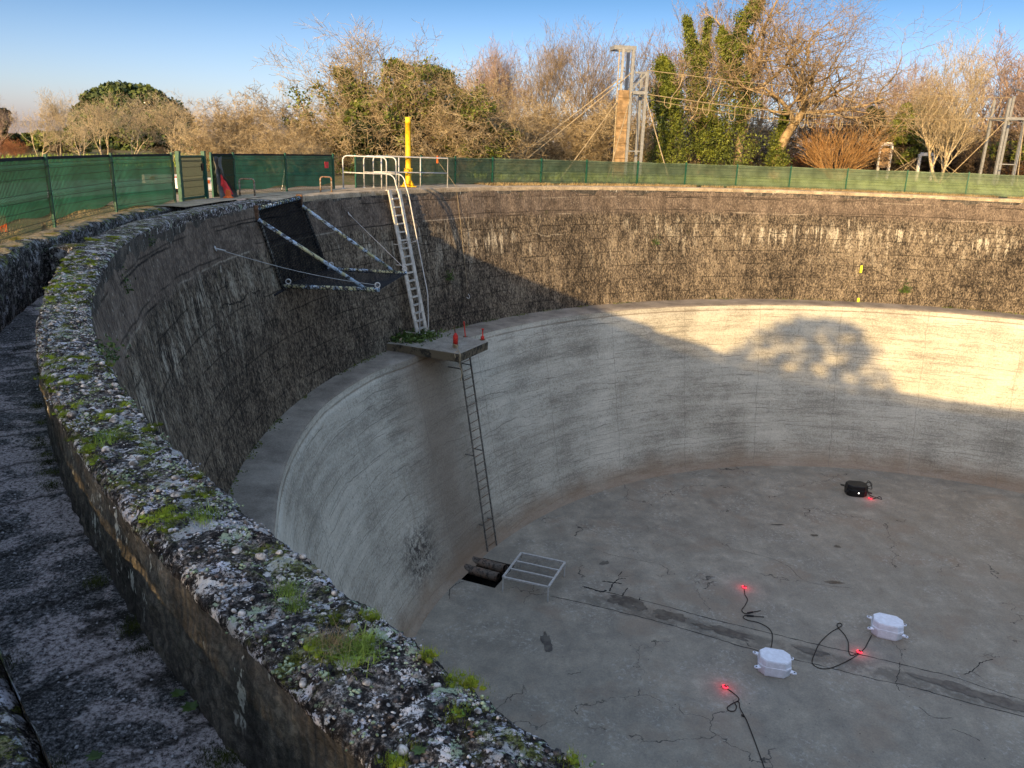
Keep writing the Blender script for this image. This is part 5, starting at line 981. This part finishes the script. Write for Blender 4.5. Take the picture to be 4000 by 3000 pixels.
ivied('big spreading bare oak rising out of the top of the frame',1672,-170,60,[[(1658,362,40),(1664,320,38),(1672,280,30),(1684,240,18)]],3600,86,None,1.15,'oak','oak_tree',dd=-.5).rotation_euler=(0,0,5.2)
PT('birch','birch_tree','multi-stemmed pale birch with a fan of fine upright twigs',2030,28,68,1.15,1.)
PT('willow','willow_shrub','fan of bare orange stems right of the oak trunk',1805,232,62,1.2,0,'shrub','shrubs behind the fence')
for i,(x,y,D,w_,lb) in enumerate([(1725,322,76,1.5,'low russet bracken left of the orange stems'),(1885,326,79,1.4,'low russet bracken right of the orange stems'),(2195,325,76,1.6,'low russet bracken below the right tower')]): PT('russet','bracken_clump',lb,x,y,D,w_,i,'bracken','bracken clumps')
# evergreens: leaf clumps
def evergreen(name,label,x,y0,y1,D,wpx,n,mat,size,cat='evergreen',shape='cone',seed=0,grp='evergreens behind the fence'):
    rg=np.random.default_rng(seed); base=az(x*X,700,D);base.z=0; zt=az(x*X,y0*X,D).z; W=wpx*X/F*D/2; zb=max(.2,az(x*X,y1*X,D).z) if y1 else .2
    t=thing(name,label,cat,base,grp); C_=[]
    nc=max(14,n//120)
    for i in range(nc):
        f=rg.random()**.8; z=zb+(zt-zb)*f; a=rg.random()*6.28
        if shape=='cone': rr_=W*(1-f*.75)
        elif shape=='dome': rr_=W*math.sqrt(max(0,1-f*f*.98))
        else: rr_=W*math.sqrt(max(.05,1-(2*f-1)**2))*(.8+.4*rg.random())
        q=rr_*(rg.random()**.35); cr=W*rg.uniform(.12,.26); c=np.array([q*math.cos(a),q*math.sin(a),z-cr*.4]); m_=n//nc
        p=rg.normal(size=(m_,3)); p/=np.linalg.norm(p,axis=1)[:,None]; p*=cr*(rg.random((m_,1))**.4); p[:,2]*=.5 if shape=='dome' else .75; C_.append(c+p)
    V,Q=leaves(np.concatenate(C_),size,rg); o=bpy.data.objects.new('crown',meshof('crown',V,Q,mat));col.objects.link(o);o.parent=t
    S,_=grow(seed=seed+5,H=zt*.8,r0=W*.06+.05,lev=2,kids=(7,3),ang=(50,80),wig=.08,upb=.05); o=bpy.data.objects.new('trunk',meshof('trunk',*segmesh(S,5),'bark_brown'));col.objects.link(o);o.parent=t
    return t
pt=evergreen('pine_tree','broad dark green dome-shaped pine behind the pale bare trees',298,181,320,110,222,52000,'pine',.24,'tree','dome',3)
evergreen('dark_conifer','small dark conifer at the far left edge',28,238,320,66,60,5000,'dark_leaf',.14,shape='cone',seed=5)
evergreen('dark_evergreen','dark green scrub left of the pine behind the pale saplings',120,285,330,80,110,6000,'ivy',.16,shape='round',seed=7)
evergreen('dark_evergreen','dark evergreen bush below the ivied tree right of the yellow post',1045,272,340,46,130,12000,'dark_leaf',.11,shape='round',seed=9)
evergreen('dark_evergreen','dark evergreen bush behind the yellow post base',885,240,340,42.6,70,9000,'dark_leaf',.11,shape='round',seed=10)
evergreen('dark_evergreen','dark evergreen bush left of the yellow post',800,262,340,42.5,95,10000,'dark_leaf',.11,shape='round',seed=14)
evergreen('ivy_mound','glossy ivy mound at the foot of the big thorn tree',795,215,330,44,100,9000,'ivy',.10,'ivy','round',15)
evergreen('dark_conifer','dark green layered conifer between the orange stems and the birch',1945,225,345,77,105,16000,'ivy',.15,shape='cone',seed=20)
evergreen('dark_conifer','darker conifer left of the white frame with the panel',1868,232,350,77,70,10000,'dark_leaf',.15,shape='cone',seed=21)
evergreen('dark_evergreen','low green bush at the right edge below the right tower',2190,308,350,76,110,8000,'ivy',.14,shape='round',seed=22)
# pine behind the photographer: its crown shades the far lower wall
def pine_at(base,zt,zb,W,n,label,seed):
    rg=np.random.default_rng(seed); t=thing('pine_tree',label,'tree',base); C_=[]
    for i in range(200):
        f=rg.random(); z=zb+(zt-zb)*f; a=rg.random()*6.28; q=W*math.sqrt(max(.04,1-f*f*.95))*rg.random()**.5; cr=W*rg.uniform(.07,.16); p=rg.normal(size=(n//200,3)); p/=np.linalg.norm(p,axis=1)[:,None]; C_.append(np.array([q*math.cos(a),q*math.sin(a),z-cr*.4])+p*cr*(rg.random((n//200,1))**.4)*np.array([1,1,.55]))
    V,Q=leaves(np.concatenate(C_),.075,rg); o=bpy.data.objects.new('crown',meshof('crown',V,Q,'pine'));col.objects.link(o);o.parent=t
    S,_=grow(seed=seed,H=zt*.9,r0=.22,lev=2,kids=(8,4),ang=(45,75),wig=.08,upb=.06,trunk=.5); o=bpy.data.objects.new('trunk',meshof('trunk',*segmesh(S,6),'bark_brown'));col.objects.link(o);o.parent=t
pine_at(Vector((-9.4,-17.2,-.2)),8.6,5.0,3.9,11000,'round-topped pine standing behind the photographer beyond the near fence',31)
# distant town on a low hill at far left, haze painted into its pale colours
hm=barkmat('hazy_hillside',(.20,.20,.22),(.26,.25,.26),.01); Mt['hill']=hm; Mt['town']=simple('hazy_render',(.27,.25,.26),.9)
V=[];L_=[]
for i,u in enumerate(np.linspace(-3400,6000,140)):
    D=1500+200*math.sin(i*.3); top=az(float(u),523+(u-150)*.034,D); 
    hgt=8+10*float(vn(np.array([[i*.16,3.3,1]]),5)[0])+ (8 if u<500 else 0); V+= [(top.x*.86,top.y*.86,-2),(top.x,top.y,hgt),(top.x*1.25,top.y*1.25,hgt*.8)]
A('hills',np.array(V),grid(140,3)[:,::-1],hm); tag(bpy.data.objects['hills'],'low hazy hillside on the horizon at the far left','hills',kind='structure')
for k,(u,v,w_,h_,lb) in enumerate([(212,488,16,18,'hazy pale tower block on the hill at far left'),(180,505,18,5,'low hazy pale building left of the tower block')]):
    p=az(u,v,1450);p.z=0 if 0 else 2; t=thing('apartment_building',lb,'building',p); m=MB();m.box(p+Vector((0,0,6+h_/2)),(w_*.8,12,h_+12));m.build('wall',Mt['town'],t); m=MB();m.box(p+Vector((0,0,12.5+h_)),(w_*.84,13,1));m.build('roof',hm,t)
# ================================================================ GRASS, MOSS, PEBBLES
Mt['grass_dry']=barkmat('dry_grass',(.22,.15,.07),(.46,.36,.19),3); Mt['grass_green']=barkmat('green_grass',(.09,.14,.02),(.34,.45,.09),6); Mt['moss']=barkmat('bright_moss',(.06,.075,.010),(.27,.34,.035),5.)
Mt['fern']=leafmat('wall_fern',(.025,.05,.01),(.09,.14,.03),3)
def blades(pts,h0,w0,rg,lean=.5):
    pts=np.asarray(pts,float);n=len(pts);a=rg.random(n)*2*PI;h_=h0*(.4+rg.random(n));d=np.stack([np.cos(a),np.sin(a),np.zeros(n)],1);s=np.stack([-d[:,1],d[:,0],np.zeros(n)],1)*(w0/2); l=lean*rg.random(n)[:,None]*h_[:,None]
    mid_=pts+d*l*.4+np.array([0,0,1])*h_[:,None]*.6; tip=pts+d*l*1.3+np.array([0,0,1])*h_[:,None]*.95
    V=np.stack([pts-s,pts+s,mid_+s*.7,mid_-s*.7,mid_-s*.7,mid_+s*.7,tip+s*.12,tip-s*.12],1).reshape(-1,3);b=(np.arange(n)*8)[:,None]; return V,np.concatenate([b+np.array([[0,1,2,3]]),b+np.array([[4,5,6,7]])])
rg=np.random.default_rng(44)
def stuff(name,V,Q,mat,label,cat): o=arr(name,V,Q,Mt[mat]); return tag(o,label,cat,kind='stuff')
n=26000; th=rg.uniform(38,136,n); r_=22.25+1.35*rg.random(n)**.8; P_a=np.stack([CX+r_*np.cos(np.radians(th)),CY+r_*np.sin(np.radians(th)),np.full(n,-.03)],1); k=fbm(P_a*.9,3,3)>-.12; V,Q=blades(P_a[k],.11,.018,rg,1.2); stuff('dry_grass',V,Q,'grass_dry','strip of dry brown grass along the foot of the far fence','grass')
n=7000; th=rg.uniform(180,222,n); r_=23.0+.6*rg.random(n)**1.2; P_a=np.stack([CX+r_*np.cos(np.radians(th)),CY+r_*np.sin(np.radians(th)),-.02+np.interp(th,[a for a,_ in ZT],[b for _,b in ZT])],1); k=(fbm(P_a*2.2,3,8)>.05)&(th<200); V,Q=blades(P_a[k],.13,.006,rg,1.0); stuff('fence_grass',V,Q,'grass_dry','straggling dry grass under the left fence','grass')
n=30000; xs=rg.uniform(-30,60,n); ys=rg.uniform(41,75,n); V,Q=blades(np.stack([xs,ys,np.full(n,-.03)],1),.30,.05,rg,.6); stuff('field_grass',V,Q,'grass_green','rough grass of the field beyond the far fence','grass')
def rect_top(th,r_):  # height of the parapet top at a place
    V=np.stack([CX+r_*np.cos(np.radians(th)),CY+r_*np.sin(np.radians(th)),np.interp(th,[a for a,_ in ZT],[b for _,b in ZT])+.006],1); return para_disp(V,None)
ico_me=None
def ico(sub):
    import bmesh
    bm=bmesh.new();bmesh.ops.create_icosphere(bm,subdivisions=sub,radius=1);V=np.array([v.co[:] for v in bm.verts]);F_=np.array([[v.index for v in f.verts] for f in bm.faces]);bm.free();return V,F_
def stones(P_,sizes,rg,sub=1,rough=.35,flat=.6,sink=.25):
    Vi,Fi=ico(sub);n=len(P_);out=[];fo=[]
    for i in range(n):
        s=sizes[i]; v=Vi*(1+rough*2*fbm(Vi*1.4+rg.random(3)*50,2,i%37)[:,None]); sc3=np.array([1,rg.uniform(.6,1),flat*rg.uniform(.7,1.2)])*s; a=rg.random()*6.28; v=v*sc3; c_,s_=math.cos(a),math.sin(a)
        v=np.stack([v[:,0]*c_-v[:,1]*s_,v[:,0]*s_+v[:,1]*c_,v[:,2]],1)+P_[i]+np.array([0,0,s*(flat*.5-sink)]); out.append(v); fo.append(Fi+i*len(Vi))
    return np.concatenate(out),np.concatenate(fo)
Mt['peb_grey']=simple('grey_pebbles',(.13,.13,.14),.85,.6,35,c2=(.50,.49,.50)); Mt['peb_pale']=simple('pale_pebbles',(.30,.26,.225),.85,.5,30,c2=(.66,.60,.55)); Mt['peb_dark']=simple('dark_pebbles',(.035,.033,.034),.85,.5,40,c2=(.13,.105,.10))
Mt['lich_green']=simple('pale_green_lichen',(.20,.27,.14),.95,.4,60,bd=.004,c2=(.52,.60,.40)); Mt['lich_white']=simple('white_lichen',(.30,.31,.33),.95,.4,50,bd=.004,c2=(.66,.66,.68))
def onpar(n,a,b,lo=21.585,hi=21.985,pw=1.): th=a+(b-a)*rg.random(n)**pw; r_=rg.uniform(lo,hi,n); return th,r_,rect_top(th,r_)
for nm,n,a,b,s0,s1,mat,lb in(('fine_pebbles',1000,231,206,.004,.011,'peb_pale','fine pale pebbles set in the parapet top'),('grey_stones',650,231,203,.006,.017,'peb_grey','grey stones bedded in the crumbling parapet top'),('dark_stones',900,231,205,.006,.018,'peb_dark','dark stones bedded in the crumbling parapet top'),('tan_stones',260,231,200,.012,.026,'peb_pale','tan stones standing proud of the parapet top')):
    th,r_,P_a=onpar(n,a,b,pw=1.); sz=s0+(s1-s0)*rg.random(n)**2.2; sz*=np.where(th<218,1.25,1.); V,F_=stones(P_a,sz,rg,1 if s1<.02 else 2,.4,.65,.15); o=arr(nm,V,F_,Mt[mat],None,s1>.02); tag(o,lb,'stones',kind='stuff')
def crustclump(n,a,b,mat,nm,lb,s0,s1,per=9):
    th,r_,P_a=onpar(n,a,b); C_=[];Z_=[]
    for i in range(n):
        k=per+int(rg.integers(0,per)); w_=rg.uniform(.010,.045); q=rg.normal(size=(k,3))*w_*np.array([1,1,.12]); C_.append(P_a[i]+q); Z_.append(rg.uniform(s0,s1,k))
    V,F_=stones(np.concatenate(C_),np.concatenate(Z_),rg,1,.4,.8,.1); o=arr(nm,V,F_,Mt[mat],None,False); tag(o,lb,'lichen',kind='stuff')
crustclump(130,231,205,'lich_green','green_lichen','pale green lichen crusts on the parapet top',.004,.009,10); crustclump(120,231,200,'lich_white','white_lichen','white lichen crusts on the parapet top',.003,.008,10)
# moss cushions
th,r_,P_a=onpar(330,229,196,pw=.8); k=fbm(P_a*1.1,2,4)>-.05; P_a=P_a[k]; C_=[];Z_=[]
for p in P_a:
    k=int(rg.integers(5,14)); C_.append(p+rg.normal(size=(k,3))*np.array([.022,.022,.004])); Z_.append(rg.uniform(.005,.017,k))
C_=np.concatenate(C_);Z_=np.concatenate(Z_); V,F_=stones(C_,Z_,rg,1,.4,.45,.1); o=arr('moss_cushions',V,F_,Mt['moss'],None,True); tag(o,'yellow-green moss cushions on the parapet top','moss',kind='stuff')
q=np.repeat(C_,40,0)+rg.normal(size=(len(C_)*40,3))*np.array([.012,.012,.004])+np.array([0,0,.004]); V,Q=blades(q,.012,.0016,rg,.8); stuff('moss_shoots',V,Q,'moss','short moss shoots covering the moss cushions','moss')
def toptuft(u,v,n,h_,w_,mat,lb,name='grass_tuft',cat='grass',sp=.05):
    p=gp(u,v,-.19); th=ang(p); r_=math.hypot(p.x-CX,p.y-CY); b=rect_top(np.array([th]),np.array([r_]))[0]; q=b+rg.normal(size=(n,3))*np.array([sp,sp,.002]); V,Q=blades(q,h_,w_,rg,1.3)
    t=thing(name,lb,cat,b); o=A('blades',V,Q,Mt[mat],t); return t
toptuft(1395,2585,520,.055,.0022,'grass_green','brightest green grass tuft on the parapet top, right of its middle',sp=.035)
toptuft(1120,2330,200,.045,.002,'grass_green','green grass tuft on the parapet, up and left of the brightest one',sp=.025)
toptuft(790,2050,200,.05,.0024,'grass_green','small grass tuft on the parapet left of the pale ledge corner',sp=.03); toptuft(420,1735,120,.06,.003,'grass_green','upper small grass tuft on the parapet where it curves',sp=.035); toptuft(1310,2560,160,.05,.0018,'grass_dry','dry straw tuft beside the brightest grass tuft on the parapet',sp=.03)
toptuft(1160,2390,140,.04,.002,'grass_green','lower grass tuft among pale lichen on the parapet',sp=.02)
def plantlet(p,s,mat,lb,n=7,name='small_plant'):
    t=thing(name,lb,'plant',p); m=MB()
    for i in range(n):
        a=i*2.4;d=Vector((math.cos(a),math.sin(a),.5)).normalized();x=Vector((-math.sin(a),math.cos(a),0));b=Vector(p)+Vector((0,0,.003)); L=s*(.6+.4*((i*37)%10)/10); pts=[b,b+d*L*.45+x*L*.28,b+d*L+Vector((0,0,-L*.15)),b+d*L*.45-x*L*.28]; m.add([q+Vector((0,0,0)) for q in pts]+[q-Vector((0,0,.0012)) for q in pts],[(0,1,2,3),(7,6,5,4),(0,4,5,1),(1,5,6,2),(2,6,7,3),(3,7,4,0)])
    m.build('leaves',Mt[mat],t); return t
def toppt(u,v): p=gp(u,v,-.19);return Vector(rect_top(np.array([ang(p)]),np.array([math.hypot(p.x-CX,p.y-CY)]))[0])
Mt['bright']=leafmat('fresh_green_leaf',(.10,.22,.03),(.22,.42,.07),20)
plantlet(toppt(1795,2788),.03,'bright','tiny fresh green seedling near the bottom edge of the parapet',6); plantlet(toppt(1850,2885),.022,'bracken','reddish leafy rosette near the bottom of the parapet',9); plantlet(toppt(1640,2945),.03,'fern','dark green rosette at the bottom of the parapet',9)
plantlet(gp(700,2715,-.76),.045,'fern','small leafy weed on the channel floor against the parapet foot',10); plantlet(gp(745,2770,-.76),.05,'fern','second leafy weed below the first on the channel floor',12); plantlet(gp(985,2960,-.76),.04,'fern','leafy weed on the channel floor at the bottom of the picture',9); plantlet(gp(375,2960,-.76),.045,'fern','small green weed at the bottom left of the channel',11)
# pebbles and grit in the channel
n=2600; th=rg.uniform(202,232,n); r_=rg.uniform(22.05,22.6,n); P_a=np.stack([CX+r_*np.cos(np.radians(th)),CY+r_*np.sin(np.radians(th)),np.full(n,-.772)],1); P_a[:,2]+=fbm(P_a*4,4,5)*.04
V,F_=stones(P_a,.003+.009*rg.random(n)**3,rg,1,.3,.6,.1); o=arr('channel_grit',V,F_,Mt['peb_grey']); tag(o,'grit scattered on the channel floor','stones',kind='stuff')
th=rg.uniform(203,231,60); r_=np.where(rg.random(60)<.7,22.05,22.55)+rg.normal(size=60)*.025; P_a=np.stack([CX+r_*np.cos(np.radians(th)),CY+r_*np.sin(np.radians(th)),np.full(60,-.775)],1); C_=np.repeat(P_a,260,0)+rg.normal(size=(15600,3))*np.array([.035,.035,.002]); V,F_=blades(C_,.016,.0022,rg,.9); Mt['dmoss']=barkmat('dark_moss',(.02,.026,.006),(.085,.10,.018),4.); o=arr('channel_moss',V,F_,Mt['dmoss'],None,False); tag(o,'dark moss clumps along the channel edges','moss',kind='stuff')
# weeds round the ladder foot and on the walls
def weedpatch(c,n,sx,size,lb,mat='fern',name='weeds',norm=None):
    t=thing(name,lb,'plant',c); q=rg.normal(size=(n,3))*np.array(sx); q[:,2]=np.abs(q[:,2]); V,Q=leaves(q,size,rg); o=bpy.data.objects.new('leaves',meshof('leaves',V,Q,mat));col.objects.link(o);o.parent=t; return t
weedpatch(gp(1590,1330,LT),900,(.34,.22,.10),.05,'green weeds at the foot of the white ladder, left side'); weedpatch(gp(1655,1315,LT),700,(.25,.18,.09),.045,'green weeds between and right of the ladder feet'); weedpatch(gp(1545,1345,ZL),500,(.16,.2,.14),.05,'weeds in the corner of platform and dark wall')
for k,(u,v,rr_,n,s,lb) in enumerate([(465,1145,21.50,420,.06,'fern clump high on the dark left wall below the parapet'),(575,965,21.50,220,.05,'green fern patch on the dark left wall near the parapet bend'),(1755,1095,20.9,200,.08,'small green plant on the shaded wall right of the ladder'),(3535,1142,20.75,300,.10,'green plant low on the sunlit wall'),(2560,955,21.,120,.08,'small plant on the sunlit wall left of the white streaks'),(420,1420,21.5,160,.045,'fern on the inner edge of the parapet')]):
    p=onR(u,v,rr_) if k<5 else gp(428,1410,-.25); t=weedpatch(p,n,(s*1.1,s*1.3,s*1.9),s*.36,lb)
th=rg.uniform(60,200,900); P_a=np.stack([CX+20.66*np.cos(np.radians(th)),CY+20.66*np.sin(np.radians(th)),np.full(900,ZL+.02)],1); k=fbm(P_a*.8,3,6)>.0; C_=np.repeat(P_a[k],8,0)+rg.normal(size=(k.sum()*8,3))*np.array([.07,.07,.03]); V,Q=leaves(C_,.025,rg); stuff('ledge_weeds',V,Q,'ivy','small weeds and moss where the dark wall meets the ledge','weeds')
th=rg.uniform(198,232,500); r_=22.62+.02*rg.random(500); P_a=np.stack([CX+r_*np.cos(np.radians(th)),CY+r_*np.sin(np.radians(th)),-.02*np.ones(500)],1)
